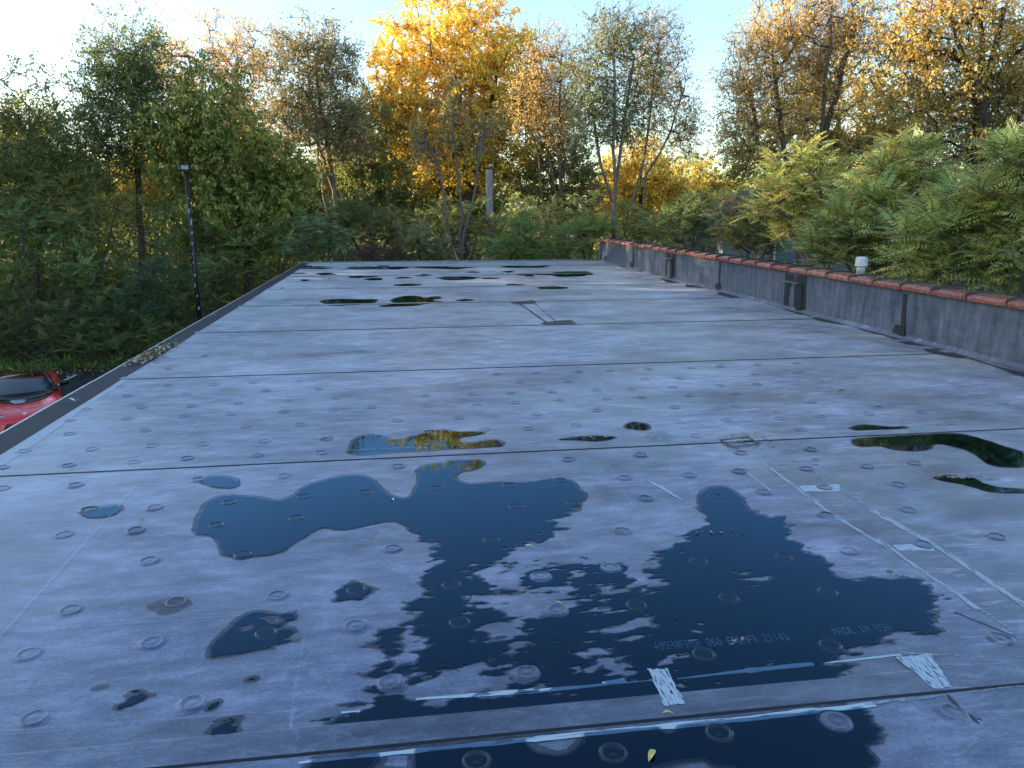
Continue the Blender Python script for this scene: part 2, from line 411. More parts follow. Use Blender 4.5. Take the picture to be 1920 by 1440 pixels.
# round stress plates under the membrane
zooms = [((0, 480), [(675,738),(713,790),(945,728),(1048,778),(797,852),(483,865),(1077,845),(395,925),(712,915),(1033,902),(390,1002),(818,983),(1205,725),(1430,712),(1495,758),(1340,828),(1620,814),(1298,892),(1597,877),(1382,960),(1690,950),(855,1068),(1142,1060),(1485,1043),(137,1097),(515,1088),(755,1160),(1050,1142),(1447,1125),(1838,1030),(1808,1110),(385,1183),(8,1193),(10,1310),(425,1292),(1117,1260),(1600,1238),(1292,1388),(1712,1355),(870,1418),(500,1430),(1890,803),(1875,868),(1790,750),(1680,705),(930,572),(885,602),(945,637),(1155,562)]),
 ((640, 480), [(875,665),(1098,660),(1335,652),(1513,647),(1727,638),(1003,712),(1278,708),(1708,693),(1905,690),(952,774),(735,780),(1184,765),(1437,756),(1632,747),(1866,739),(475,785),(760,833),(980,826),(1232,811),(1497,804),(1690,796),(485,843),(170,852),(1872,853),(1100,890),(660,910),(1435,869),(312,926),(1320,953),(1050,972),(803,977),(1650,945),(1897,935),(160,1015),(497,1068),(830,1055),(1090,1047),(1462,1030),(1748,1020),(500,993),(320,1185),(717,1168),(1277,1147),(1683,1123),(537,1309),(135,1333),(947,1293),(1235,1265),(1593,1250),(983,1412),(1308,1395),(1707,1367)]),
 ((1280, 480), [(45,630),(210,623),(425,615),(640,605),(410,665),(645,658),(208,730),(415,722),(35,787),(303,778),(725,822),(300,848),(545,915),(247,925),(775,903),(1048,891),(1345,880),(75,1012),(665,980),(1505,943),(328,1110),(720,1092),(1305,1167),(35,1235),(318,1215),(695,1200),(1040,1187),(1215,1290),(455,1332),(185,1355),(800,1303),(1270,1430)]),
 ((0, 960), [(360,130),(765,107),(840,278),(1220,76),(1668,37),(1368,242),(398,553),(990,508),(1560,472),(163,800),(858,740),(1497,683),(1083,1082),(195,1160)]),
 ((640, 960), [(845,160),(290,208),(620,412),(1120,365),(1515,316),(1580,110),(85,440),(80,645),(665,622),(1215,560),(1660,525),(275,968),(1045,912),(760,1400),(1530,1355)]),
 ((1280, 960), [(88,278),(810,22),(935,220),(1765,140),(260,487),(815,450),(830,752),(118,800),(1520,1132),(868,1188),(205,1242),(1790,715),(1350,185),(570,255)])]
def plate_mesh(h):
    m = MB().lathe([(.068, -.0008), (.058, .0003), (.050, .0018 * h), (.0435, .0052 * h), (.0410, .0066 * h), (.0380, .0066 * h), (.0355, .0036 * h), (.026, .0028 * h), (.012, .0028 * h), (.009, .0036 * h)], 20)
    return mesh('fastener_plate', m.V, m.F, M['plate'], True)
PM = [plate_mesh(h) for h in (.85, 1.15, 1.45, 1.6)]; PL = plate_mesh(.85); PX = plate_mesh(.95)
seen = []
for (ox, oy), pts in zooms:
    for x, y in pts:
        p = onroof(ox + x / 3, oy + y / 3)
        if any(np.hypot(*(p - q)) < .09 for q in seen): continue
        seen.append(p); o = put('fastener_plate', random.choice(PM) if p[1] < 5.4 else PL, B, (p[0], p[1], 0)); o.rotation_euler = (random.gauss(0, .012), random.gauss(0, .012), random.random() * 6)
# roof edge on the parking side: dark flashing that rises to a pale metal lip, and primer beside it
V = []; n = 120
for k in range(n):
    y = YN + (YF - YN) * k / (n - 1); wv = .01 * fbm(np.array(y * 1.1), np.array(4.), 2)
    V += [(XL + .19 + wv, y, .0025), (XL + .175 + wv, y, .004), (XL + .10, y, .007), (XL + .015, y, .012), (XL - .035, y, .014), (XL - .035, y, -.14)]
F = [(k * 6 + a, k * 6 + 1 + a, k * 6 + 7 + a, k * 6 + 6 + a) for k in range(n - 1) for a in range(5)]
put('edge_flashing', mesh('edge_flashing', V, F, M['edge']), B)
for k in range(10):
    y0 = YN + k * 3.0; MB().box(XL - .054, XL - .036, y0 + .004, min(y0 + 3.0, YF) - .004, -.12, .018 + .003 * (k % 2)).build('metal_lip', M['lip'], B, bevel=.004)
MB().box(XL - .03, 6.60, YF, YF + .05, -.16, .045).build('far_edge_lip', M['greymetal'], B, bevel=.006)
RAGN = [0]
def ragged(name, polys, z, mat, cell=.01, amp=.01, fx=9, fy=30, seed=1, parent=None, cuts=(), extra=None, smoothn=0, thr=0.0):
    X, Y, x0, y0, dx, dy = grid(polys, cell)
    Fd = np.full(X.shape, -9.0)
    for P in polys: Fd = np.maximum(Fd, sdf(smooth_poly(P, smoothn), X, Y))
    N = fbm(X * fx, Y * fy, seed)
    Fd = Fd + amp * N * 2
    for P in cuts: Fd = np.minimum(Fd, -sdf(P, X, Y) + amp * 2 * fbm(X * fx, Y * fy, seed + 5))
    if extra is not None: Fd = extra(Fd, X, Y)
    RAGN[0] += 1
    V, F = contour(Fd - thr, x0, y0, dx, dy, z + RAGN[0] * 6e-6)
    return put(name, mesh(name, V, F, M[mat]), parent) if F else None
def band(p, q, w0, w1=None):
    p = np.array(p); q = np.array(q); t = (q - p) / np.linalg.norm(q - p); nn = np.array([-t[1], t[0]]); w1 = w1 or w0
    return [p - nn * w0, q - nn * w1, q + nn * w1, p + nn * w0]
e0 = onroof(0, 843)
ragged('edge_primer', [[(XL + .19, -1.0), (XL + .33, -1.0), (XL + .31, 6.0), (XL + .27, 7.0), (XL + .25, 8.1), (XL + .19, 8.4)]], .0016, 'primer_edge', .015, .02, 3, 2, 3, B)
# primer drawn along the seams and the end laps
def stroke(pa, pb, wa, wb, mat, amp=.006, z=.0060, seed=0, fx=9, fy=26, name='primer_stroke', cell=.005):
    return ragged(name, [band(onroof(*pa), onroof(*pb), wa, wb)], z, mat, cell, amp, fx, fy, seed, B)
stroke((560, 1431), (1010, 1386), .006, .012, 'primer', z=.0025, seed=2)
stroke((1000, 1386.5), (1480, 1341), .013, .014, 'primer', z=.0025, seed=3)
stroke((1440, 1343), (1640, 1322), .015, .010, 'primer', .008, z=.0025, seed=4)
stroke((1620, 1322), (1920, 1286), .006, .004, 'primer_faint', z=.0025, seed=5)
stroke((780, 1312), (1000, 1296), .006, .013, 'primer', z=.0025, seed=6)
stroke((990, 1298), (1240, 1275), .012, .004, 'primer', z=.0025, seed=7)
stroke((1130, 1283), (1172, 1277), .014, .012, 'primer', z=.0027, seed=8)
stroke((1270, 1274), (1420, 1256), .003, .012, 'primer', .004, z=.0025, seed=9)
stroke((1400, 1258), (1525, 1246), .013, .010, 'primer', .007, z=.0025, seed=10)
stroke((1540, 1245), (1690, 1228), .003, .007, 'primer', .004, z=.0025, seed=11)
stroke((1675, 1224), (1800, 1230), .012, .004, 'primer_faint', z=.0027, seed=12)
stroke((640, 1337), (676, 1334), .006, .005, 'primer', z=.0025, seed=13)
ragged('primer_stroke', [R([(1216, 1258), (1252, 1256), (1282, 1322), (1246, 1326)])], .0070, 'primer_brush', .004, .014, 40, 14, 14, B)
ragged('primer_stroke', [R([(1680, 1236), (1742, 1230), (1782, 1290), (1752, 1293)])], .0070, 'primer_brush', .005, .018, 30, 16, 15, B)
for k, (pa, pb, wa, wb, mt) in enumerate([((1412, 853), (1560, 965), .010, .014, 'primer_long'), ((1556, 962), (1650, 1020), .016, .010, 'primer_long'), ((1645, 1012), (1835, 1143), .012, .014, 'primer_long'),
      ((1830, 1138), (1900, 1185), .012, .006, 'primer_faint'), ((1468, 850), (1640, 960), .007, .016, 'primer_faint'), ((1636, 958), (1752, 1022), .022, .020, 'primer_long'),
      ((1728, 1006), (1925, 1138), .014, .020, 'primer_long'), ((1342, 843), (1372, 865), .008, .005, 'primer_long'), ((1400, 886), (1445, 920), .010, .009, 'primer_long')]):
    stroke(pa, pb, wa, wb, mt, .008, .0018, 20 + k, 20, 8)
for k, (c, w) in enumerate([((1535, 916), 1.0), ((1712, 1027), 1.0)]):
    ragged('primer_stroke', [R([(c[0] - 38, c[1] - 4), (c[0] + 38, c[1] - 8), (c[0] + 40, c[1] + 6), (c[0] - 26, c[1] + 6)])], .0018, 'primer', .006, .012, 12, 20, 33 + k, B)
for k in range(4):
    stroke((1216 + 7 * k, 902 + k * 3), (1268 + 4 * k, 932 + 2 * k), .008, .005, 'primer', .005, .0018, 40 + k, 14, 14)
ragged('primer_stroke', [R([(1212, 813), (1250, 808), (1262, 830), (1215, 830)])], .0062, 'primer_faint', .01, .015, 6, 14, 44, B)
for k, (pa, pb) in enumerate([((218, 863), (270, 854)), ((105, 872), (125, 870)), ((142, 872), (174, 866)), ((640, 846), (820, 838)), ((0, 893), (300, 880)), ((1120, 838), (1300, 828)), ((1500, 822), (1760, 812)), ((1300, 826), (1420, 822))]):
    stroke(pa, pb, .012 if k < 3 else .006, .014 if k < 3 else .005, 'primer_faint', .008, .0064 if 842 < pa[1] < 848 else .0016, 50 + k, 5, 20)
# end-lap band between the two long primer lines
def quadpart(name, pts, z, mat): return put(name, mesh(name, [(*p, z) for p in R(pts)], [(0, 1, 2, 3)], M[mat]), B)
quadpart('end_lap', [(1418, 855), (1464, 852), (1925, 1145), (1905, 1190)], .0009, 'lap')
# dark split of old sealant that forks beside a plate
for k, (pa, pb, w) in enumerate([((1776, 1303), (1800, 1330), .006), ((1798, 1328), (1826, 1348), .010), ((1824, 1346), (1842, 1350), .006), ((1822, 1346), (1836, 1358), .006)]):
    stroke(pa, pb, w, w * .8, 'tar', .005, .0016, 120 + k, 18, 18, 'sealant_split')
stroke((1722, 1182), (1760, 1192), .005, .003, 'tar', .004, .0016, 126, 18, 18, 'sealant_split'); stroke((1790, 1148), (1905, 1195), .004, .004, 'tar', .004, .0016, 127, 10, 10, 'sealant_split')
# frame drawn with black marker on the seam, rust beside it
for k, (pa, pb) in enumerate([((1350, 827), (1400, 821)), ((1372, 840), (1424, 833)), ((1350, 827), (1372, 840)), ((1400, 821), (1424, 833)), ((1356, 833), (1412, 827))]):
    stroke(pa, pb, .010, .010, 'tar', .004, .0072, 60 + k, 10, 10, 'marker_line')
ragged('rust_stain', [R([(1335, 822), (1420, 812), (1455, 842), (1410, 848), (1360, 845)])], .0066, 'rust', .012, .05, 3, 5, 66, B)
ragged('rust_stain', [R([(1515, 862), (1535, 856), (1540, 872), (1520, 876)])], .0011, 'rust', .012, .03, 8, 14, 67, B)
ragged('rust_stain', [R([(1440, 884), (1470, 876), (1480, 888), (1450, 896)])], .0011, 'rust', .012, .03, 8, 14, 68, B)
# dark smears of sealant along the foot of the parapet
for k, pts in enumerate([[(1730, 655), (1790, 652), (1825, 668), (1800, 673), (1740, 662)], [(1655, 628), (1700, 633), (1735, 650), (1700, 645)], [(1505, 590), (1560, 600), (1600, 612), (1540, 603)],
                         [(1480, 575), (1530, 588), (1500, 590), (1470, 580)], [(1355, 547), (1400, 556), (1370, 560), (1345, 552)], [(1232, 520), (1275, 530), (1250, 530)], [(1290, 530), (1320, 540), (1285, 538)],
                         [(1760, 656), (1920, 700), (1935, 712), (1880, 694)], [(1580, 606), (1660, 628), (1640, 628)], [(1160, 497), (1190, 505), (1165, 502)]]):
    ragged('sealant_smear', [R(pts)], .0070, 'tar', .02, .05, 3, 2, 70 + k, B)
for k, (px, py) in enumerate([(1780, 660), (1530, 595), (1297, 534), (1692, 640)]):
    c = onroof(px, py); MB().box(c[0] - .11, c[0] + .11, c[1] - .07, c[1] + .07, .0, .011).build('flashing_patch', M['lap'], B)
# repair outline in chalk and tar on a far sheet
stroke((975, 570), (1025, 605), .02, .02, 'tar', .012, .0016, 90, 4, 4, 'repair_line', .01); stroke((1003, 570), (1042, 602), .008, .010, 'tar', .01, .0016, 91, 4, 4, 'repair_line', .01)
ragged('sealant_smear', [R([(955, 567), (1000, 563), (1005, 569), (965, 571)])], .0068, 'tar', .02, .05, 3, 4, 92, B)
ragged('sealant_smear', [R([(1010, 606), (1070, 600), (1078, 608), (1020, 611)])], .0068, 'tar', .02, .05, 3, 4, 93, B)
for k, (px, py, w) in enumerate([(790, 612, 8), (910, 609, 6), (890, 687, 7), (668, 694, 8), (636, 617, 7), (570, 573, 5), (912, 566, 5), (495, 619, 7)]):
    ragged('lap_patch', [R([(px - w, py - 2), (px + w, py - 2.6), (px + w, py + 2.4), (px - w, py + 2.8)])], .0075, 'lap', .015, .01, 5, 5, 95 + k, B)
for k, (px, py) in enumerate([(1577, 732), (1647, 762)]): ragged('sealant_smear', [R([(px - 7, py - 1), (px + 6, py - 1.5), (px + 7, py + 1), (px - 5, py + 1.5)])], .0012, 'tar', .008, .01, 8, 8, 110 + k, B)

# printed line of the sheet, dot-matrix
FONT = {'4': '00010 00110 01010 10010 11111 00010 00010', '0': '01110 10001 10011 10101 11001 10001 01110', '9': '01110 10001 10001 01111 00001 00010 01100',
        '3': '11110 00001 00001 01110 00001 00001 11110', 'F': '11111 10000 10000 11110 10000 10000 10000', 'R': '11110 10001 10001 11110 10100 10010 10001',
        'B': '11110 10001 10001 11110 10001 10001 11110', 'A': '01110 10001 10001 11111 10001 10001 10001', '6': '00110 01000 10000 11110 10001 10001 01110',
        'E': '11111 10000 10000 11110 10000 10000 11111', 'P': '11110 10001 10001 11110 10000 10000 10000', 'D': '11110 10001 10001 10001 10001 10001 11110',
        'M': '10001 11011 10101 10101 10001 10001 10001', '2': '01110 10001 00001 00110 01000 10000 11111', '1': '00100 01100 00100 00100 00100 00100 01110',
        ':': '00000 00100 00100 00000 00100 00100 00000', 'I': '01110 00100 00100 00100 00100 00100 01110', 'N': '10001 11001 10101 10101 10011 10001 10001',
        'U': '10001 10001 10001 10001 10001 10001 01110', 'S': '01111 10000 10000 01110 00001 00001 11110', ' ': '00000 ' * 7}
def print_text(txt, pa, pb, hpx, name):
    p = onroof(*pa); q = onroof(*pb); u = (q - p); L = np.linalg.norm(u); u /= L; v = np.array([-u[1], u[0]]); cw = L / len(txt)
    top = onroof(pa[0], pa[1] - hpx); hh = np.linalg.norm(top - p); V = []; F = []; dw, dh = cw * .8 / 5, hh / 7
    for i, ch in enumerate(txt):
        for r, row in enumerate(FONT[ch].split()):
            for c, bit in enumerate(row):
                if bit == '1' and random.random() > .06:
                    o = p + u * (i * cw + c * dw + .10 * (6 - r) * dh) + v * ((6 - r) * dh); s = random.uniform(.26, .42)
                    k = len(V); V += [(*(o + u * a * dw * s * 1.3 + v * b_ * dh * s * 1.1), .0026) for a, b_ in ((-1, -1), (1, -1), (1, 1), (-1, 1))]; F.append((k, k + 1, k + 2, k + 3))
    put(name, mesh(name, V, F, M['ink']), B)
print_text('40930FRBA 060 EPDMFR 21:43', (1229, 1219), (1484, 1200), 14, 'printed_text')
print_text('MADE IN USA', (1568, 1191), (1676, 1181), 12, 'printed_text')

# ------------------------------------------------------------------ parapet with its coping tiles
PW = MB().box(6.60, 6.82, 6.0 - 10, 25.0, -.05, .672).build('parapet_wall', M['wallmem'], B)
MB().box(6.56, 6.83, 25.0, 25.20, -.05, .70).build('parapet_end_post', M['wallmem'], B, bevel=.008)
V = []; 
for k in range(60):
    y = -4 + 29 * k / 59; V += [(6.53 + .006 * fbm(np.array(y * 2), np.array(3.), 2), y, .002), (6.575, y, .018), (6.598, y, .06)]
put('base_flashing', mesh('base_flashing', V, [(k * 3 + a, k * 3 + 3 + a, k * 3 + 4 + a, k * 3 + a + 1) for k in range(59) for a in range(2)], M['lap']), B)
prof = [(-.215, -.014), (-.222, .020), (-.216, .040), (-.19, .052), (-.10, .064), (0, .069), (.10, .064), (.19, .052), (.216, .040), (.222, .020), (.215, -.014)]
def tile_mesh(seed):
    rs = random.Random(seed); V = []; F = []; secs = [(.345, .985, 0), (.30, .99, 0), (-.20, 1.0, .0), (-.222, 1.0, .001), (-.232, 1.06, .020), (-.262, 1.065, .022), (-.272, 1.02, .006)]; n = len(prof)
    for y, s, up in secs:
        for x, z in prof: V.append((x * s + rs.gauss(0, .0012), y, z + (up if z > 0 else up * .3) + rs.gauss(0, .0008)))
    for i in range(len(secs) - 1):
        for k in range(n - 1): F.append((i * n + k, i * n + k + 1, (i + 1) * n + k + 1, (i + 1) * n + k))
    F.append(tuple((len(secs) - 1) * n + k for k in range(n - 1, -1, -1))); F.append(tuple(range(n)))
    return mesh('coping_tile', V, F, M['tile'], True)
TM = [tile_mesh(i) for i in range(4)]
def joint_mesh():
    V = []; n = len(prof)
    for y, s, up in ((-.2725, 1.078, .026), (-.277, 1.074, .025), (-.282, 1.0, .001)):
        for x, z in prof: V.append((x * s, y, z + up))
    return mesh('mastic_joint', V, [(i * n + k, i * n + k + 1, (i + 1) * n + k + 1, (i + 1) * n + k) for i in range(2) for k in range(n - 1)], M['mortar'], True)
JM = joint_mesh()
for k in range(46):
    y = 24.70 - .6045 * k - .03
    o = put('coping_tile', TM[k % 4], PW, (6.71 + random.gauss(0, .004), y, .668 + random.gauss(0, .002))); o.rotation_euler = (random.gauss(0, .006), random.gauss(0, .01), random.gauss(0, .006))
    put('mastic_joint', JM, o)
XW = 6.598
def wallpatch(name, pts, mat, d=.005, parent=PW):
    MB().prism([atX(x, y, XW) - np.array([0, 0, RZ]) for x, y in pts], (-d, 0, 0)).build(name, M[mat], parent)
wallpatch('sealant_strip', [(1473, 512), (1489, 516), (1490, 524), (1481, 541), (1478, 578), (1469, 573)], 'tar')
wallpatch('sealant_strip', [(1495, 517), (1513, 517), (1512, 532), (1510, 583), (1488, 579), (1490, 531)], 'tar')
wallpatch('sealant_strip', [(1694, 550), (1701.5, 551), (1697, 612), (1689, 609)], 'tar')
wallpatch('sealant_strip', [(1681, 608), (1697, 612), (1698, 632), (1674, 623)], 'tar', .018)
wallpatch('sealant_strip', [(1349, 490), (1351.5, 490.5), (1350, 534), (1347.5, 533.5)], 'tar')
wallpatch('sealant_strip', [(1343, 531), (1351, 533), (1351.5, 545), (1341.5, 543)], 'tar', .018)
wallpatch('sealant_strip', [(1187, 464), (1189, 464.5), (1188, 504), (1186, 503.5)], 'tar')
wallpatch('sealant_strip', [(1183, 490), (1188, 491), (1188, 503), (1181, 500)], 'tar', .012)
wallpatch('sealant_strip', [(1249.5, 474), (1256.5, 475), (1256.5, 489), (1252, 490), (1249, 521), (1246.5, 520)], 'tar')
wallpatch('sealant_strip', [(1260, 476), (1266.5, 477), (1266, 524), (1258, 523)], 'tar')
wallpatch('sealant_strip', [(1134, 480), (1136.5, 480), (1136.5, 491), (1132, 490)], 'tar', .012)
for pxl, pxr, top, bot, br in ((1497, 1503, 532, 583, ((1476, 528), (1504, 533))), (1258.5, 1261, 486, 524, ((1250, 484), (1264, 487)))):
    p0, p1 = atX(pxl, top, XW), atX(pxr, bot, XW)
    MB().box(6.578, 6.594, p1[1], p0[1], .005, p0[2] - RZ).build('drain_strip', M['blackmetal'], PW, bevel=.004)
    q0, q1 = atX(*br[0], XW), atX(*br[1], XW)
    MB().box(6.50, 6.594, q1[1], q0[1], q1[2] - RZ + .002, q1[2] - RZ + .020).build('bracket', M['greymetal'], PW, bevel=.003)

# ------------------------------------------------------------------ puddles
WET = []
def puddle(label, polys, cell=.01, amp=.004, fx=5, fy=9, seed=1, cuts=(), rag=None, group=None, smoothn=2, ay=1.0, z=.0036, faint=False):
    X, Y, x0, y0, dx, dy = grid(polys, cell, .08, ay)
    W = rag(X, Y) if rag else np.zeros(X.shape)
    wob = amp * 2 * fbm(X * fx, Y * fy, seed)
    rx, ry = X * 9.0 + Y * 3, Y * 24.0 - X * 3.5
    wr = W * (.115 * fbm(rx, ry, seed + 3, 5) +   .060 * fbm(X * 20 + Y * 8, Y * 46 - X * 10, seed + 4, 4))
    Fd = np.full(X.shape, -9.0)
    for P in polys: Fd = np.maximum(Fd, sdf(smooth_poly(P, smoothn), X, Y))
    Fd = Fd + wob + wr * 2
    for P in cuts: Fd = np.minimum(Fd, -sdf(P, X, Y) + wob + wr * 2.2)
    if rag is not None:
        core = np.clip(1 - np.abs(X - .75) / .75, 0, 1) * np.clip((3.7 - Y) * 2, 0, 1); sp = fbm(X * 15 + Y * 9, Y * 42 - X * 7, seed + 8, 4) - .27 + .12 * core
        Fd = np.minimum(Fd, np.where(W > .25, .02 - sp * .5 * W, 9))
    V, F = contour(Fd, x0, y0, dx, dy, z)
    if not F: return
    c = np.mean(np.asarray(polys[0]), 0)
    T = thing('puddle', label, 'puddle', (c[0], c[1], RZ), group)
    put('water_film', mesh('water_film', [(v[0] - c[0], v[1] - c[1], v[2]) for v in V], F, M['damp' if faint else 'water']), T)
    if faint: return T
    V, F = contour(Fd - (.011 + .02 * fbm(X * 9, Y * 16, seed + 40) if Fd.max() > .07 else -.0004), x0, y0, dx, dy, .0018); WET.append((Fd, x0, y0, dx, dy))
    Vd, Fq = contour(Fd + .016 + .03 * fbm(X * 7, Y * 11, seed + 30), x0, y0, dx, dy, .0015)
    if Fq: put('damp_margin', mesh('damp_margin', [(v[0] - c[0], v[1] - c[1], v[2]) for v in Vd], Fq, M['damp']), T)
    put('wet_membrane', mesh('wet_membrane', [(v[0] - c[0], v[1] - c[1], v[2]) for v in V], F, M['wet']), T)
    return T
main = [(365,990),(377,960),(385,943),(420,927),(480,932),(520,940),(547,933),(567,913),(593,905),(640,893),(673,891),(697,897),(713,917),(733,930),(760,936),(775,926),(787,897),(780,880),(797,873),(827,868),(853,863),(883,862),(905,863),(909,870),(897,880),(867,885),(850,893),(857,902),(873,908),(907,907),(940,903),(993,905),(1023,898),(1057,897),(1077,903),(1085,917),(1103,930),(1083,947),(1065,962),(1037,973),(1047,987),(1033,1002),(973,1020),(940,1038),(933,1062),(1000,1060),(1060,1057),(1165,1058),(1168,1078),(1195,1110),(1225,1108),(1230,1062),(1227,1040),(1270,1030),(1300,1002),(1322,985),(1315,955),(1304,935),(1323,917),(1340,912),(1363,912),(1383,927),(1397,937),(1400,955),(1440,970),(1478,966),(1468,1003),(1497,1020),(1520,1033),(1547,1060),(1573,1083),(1607,1093),(1627,1083),(1697,1077),(1730,1087),(1757,1110),(1747,1140),(1750,1167),(1740,1190),(1703,1182),(1677,1180),(1662,1190),(1663,1207),(1617,1213),(1600,1223),(1580,1240),(1557,1250),(1580,1270),(1563,1287),(1467,1313),(1440,1322),(1425,1312),(1280,1313),(1240,1312),(1100,1324),(1093,1328),(940,1337),(930,1342),(835,1352),(740,1356),(640,1361),(588,1366),(640,1345),(683,1312),(690,1287),(697,1260),(717,1243),(720,1227),(697,1203),(747,1180),(770,1160),(783,1145),(773,1127),(810,1115),(797,1093),(797,1070),(813,1060),(828,1040),(813,1022),(780,1007),(757,980),(730,977),(690,985),(640,996),(610,988),(590,995),(550,1020),(520,1040),(450,1046),(420,1042),(412,1030),(408,1010),(390,1003),(370,1002)]
cuts_main = [[(880,1068),(975,1064),(985,1070),(975,1095),(985,1103),(935,1106),(905,1085)], [(945,1115),(985,1102),(1080,1105),(1088,1125),(1080,1135),(1040,1150),(1000,1165),(970,1180),(945,1160),(960,1148),(890,1145),(875,1140),(897,1120),(930,1122)],
  [(915,1175),(940,1166),(985,1190),(960,1200),(920,1198)], [(947,1207),(980,1203),(1005,1212),(985,1220),(960,1217)], [(915,1255),(930,1240),(990,1232),(1015,1245),(975,1258),(940,1262)],
  [(755,1285),(800,1265),(860,1262),(895,1245),(910,1260),(960,1262),(1000,1260),(950,1280),(960,1290),(870,1310),(830,1328),(770,1315),(750,1300)], [(745,1190),(765,1170),(780,1180),(797,1210),(770,1220),(775,1240),(742,1248),(750,1220)],
  [(742,1265),(780,1255),(797,1262),(760,1275)], [(1140,1190),(1155,1170),(1215,1163),(1225,1175),(1170,1192)], [(1110,1230),(1145,1222),(1175,1240),(1170,1260),(1150,1262),(1120,1240)], [(1115,1095),(1140,1100),(1150,1135),(1120,1140)],
  [(1065,1070),(1110,1070),(1120,1085),(1070,1092)], [(1400,1081),(1440,1080),(1438,1089),(1408,1091)], [(1010,1292),(1032,1280),(1036,1290),(1008,1300)]]
def rag_main(X, Y):
    a = onroof(800, 1090); q = np.clip((X - (-.15)) * 3.0, 0, 1) * np.clip((4.25 - Y) * 2.2, 0, 1)
    q = np.maximum(q, .8 * np.clip((3.55 - Y) * 3, 0, 1) * np.clip((X + .75) * 3, 0, 1))
    q = q * np.clip(1.15 - .75 * np.clip(X - 1.0, 0, 1), .6, 1)
    return np.where(Y < 2.36, .15, q)
puddle('largest dark blue puddle with ragged fingers and dry grey islands', [R(main)], .007, .004, 5, 9, 11, [R(c) for c in cuts_main], rag_main, smoothn=1)
low = [(777,1404),(990,1384),(1280,1359),(1500,1336),(1600,1328),(1612,1331),(1640,1350),(1645,1370),(1640,1385),(1648,1392),(1632,1408),(1650,1432),(1640,1445),(1640,1500),(560,1500),(570,1426),(640,1419),(700,1412)]
cuts_low = [[(985,1388),(1100,1371),(1085,1395),(1070,1410),(1045,1416),(1005,1408),(995,1400)], [(707,1406),(778,1400),(770,1445),(695,1445),(715,1425)], [(1232,1360),(1272,1356),(1262,1370),(1252,1374),(1240,1368)], [(1230,1442),(1280,1430),(1320,1426),(1340,1438),(1375,1440),(1370,1500),(1230,1500)]]
puddle('dark puddle held behind the pale primed seam, beside a lone oval plate', [R(low)], .007, .004, 6, 9, 21, [R(c) for c in cuts_low], lambda X, Y: .45 * np.clip((X - 1.2) * 3, 0, 1), smoothn=1)
Z4 = lambda p: R(p, None, 0, 480, 1 / 3); Z5 = lambda p: R(p, None, 640, 480, 1 / 3); Z6 = lambda p: R(p, None, 1280, 480, 1 / 3)
N1 = lambda p: R(p, None, 0, 960, 1 / 3); N2 = lambda p: R(p, None, 640, 960, 1 / 3); Z8 = lambda p: R(p, None, 520, 470, .34375)
puddle('long pale puddle lying against the lapped seam, mirroring a yellow tree', [Z5([(30,1110),(80,1015),(180,1005),(262,1012),(272,1033),(340,1030),(385,1018),(460,1000),(560,975),(640,990),(740,988),(825,994),(740,1012),(660,1022),(650,1040),(720,1058),(800,1040),(880,1030),(918,1060),(880,1078),(600,1094),(300,1112),(60,1132)])], .008, .004, 5, 14, 31, z=.0066)
puddle('small thin puddle along the seam with a brown rim', [Z5([(1205,1035),(1290,1020),(1420,1012),(1560,1020),(1500,1034),(1440,1044),(1330,1036)])], .008, .004, 5, 14, 32, z=.0066)
puddle('small round damp puddle around one plate near the seam', [Z5([(1585,965),(1610,940),(1690,936),(1745,958),(1720,984),(1640,976)])], .008, .004, 5, 14, 33)
puddle('curved brown puddle near the parapet reflecting golden foliage', [Z6([(945,1032),(1100,1018),(1300,1008),(1400,1002),(1440,1000),(1580,1000),(1720,1040),(1830,1080),(1960,1115),(1960,1190),(1780,1190),(1700,1165),(1640,1110),(1560,1080),(1420,1052),(1372,1100),(1200,1095),(1100,1065),(1000,1078),(955,1055)])], .010, .006, 5, 12, 34)
puddle('thin wavy trickle of brown water below the curved puddle', [Z6([(1400,1240),(1520,1233),(1572,1262),(1620,1243),(1700,1288),(1800,1308),(1960,1310),(1960,1338),(1730,1330),(1640,1300),(1560,1282),(1440,1262)])], .008, .012, 8, 14, 35)
puddle('flat narrow puddle just above the seam near the parapet', [Z6([(935,968),(1000,948),(1100,955),(1180,965),(1252,958),(1257,970),(1180,984),(1040,988),(960,980)])], .010, .004, 5, 12, 36)
puddle('dark oval puddle with frayed end around a raised plate', [N1([(1172,820),(1185,740),(1260,680),(1340,600),(1440,552),(1560,580),(1655,568),(1630,605),(1570,645),(1560,660),(1680,662),(1640,700),(1560,735),(1480,772),(1380,790),(1330,798),(1250,806)])], .005, .005, 12, 20, 37, [N1([(1460, 590), (1560, 580), (1610, 600), (1550, 630)]), N1([(1350, 650), (1410, 630), (1420, 650), (1370, 668)])], lambda X, Y: np.clip((X + .62) * 4, 0, .5))
puddle('faint grey damp puddle beside a plate with a tail', [N1([(805,540),(880,500),(950,478),(1050,485),(1100,520),(1030,540),(985,572),(900,586),(870,560)])], .005, .004, 12, 20, 38, faint=True)
puddle('small pale puddle with one plate at its tip', [Z4([(1105,1262),(1170,1240),(1260,1238),(1345,1262),(1335,1302),(1280,1310),(1200,1300)])], .006, .003, 8, 14, 39)
puddle('small pale triangular puddle at the insulation joint', [Z4([(460,1440),(540,1418),(690,1398),(660,1450),(610,1468),(520,1476),(465,1462)])], .006, .003, 8, 14, 40)
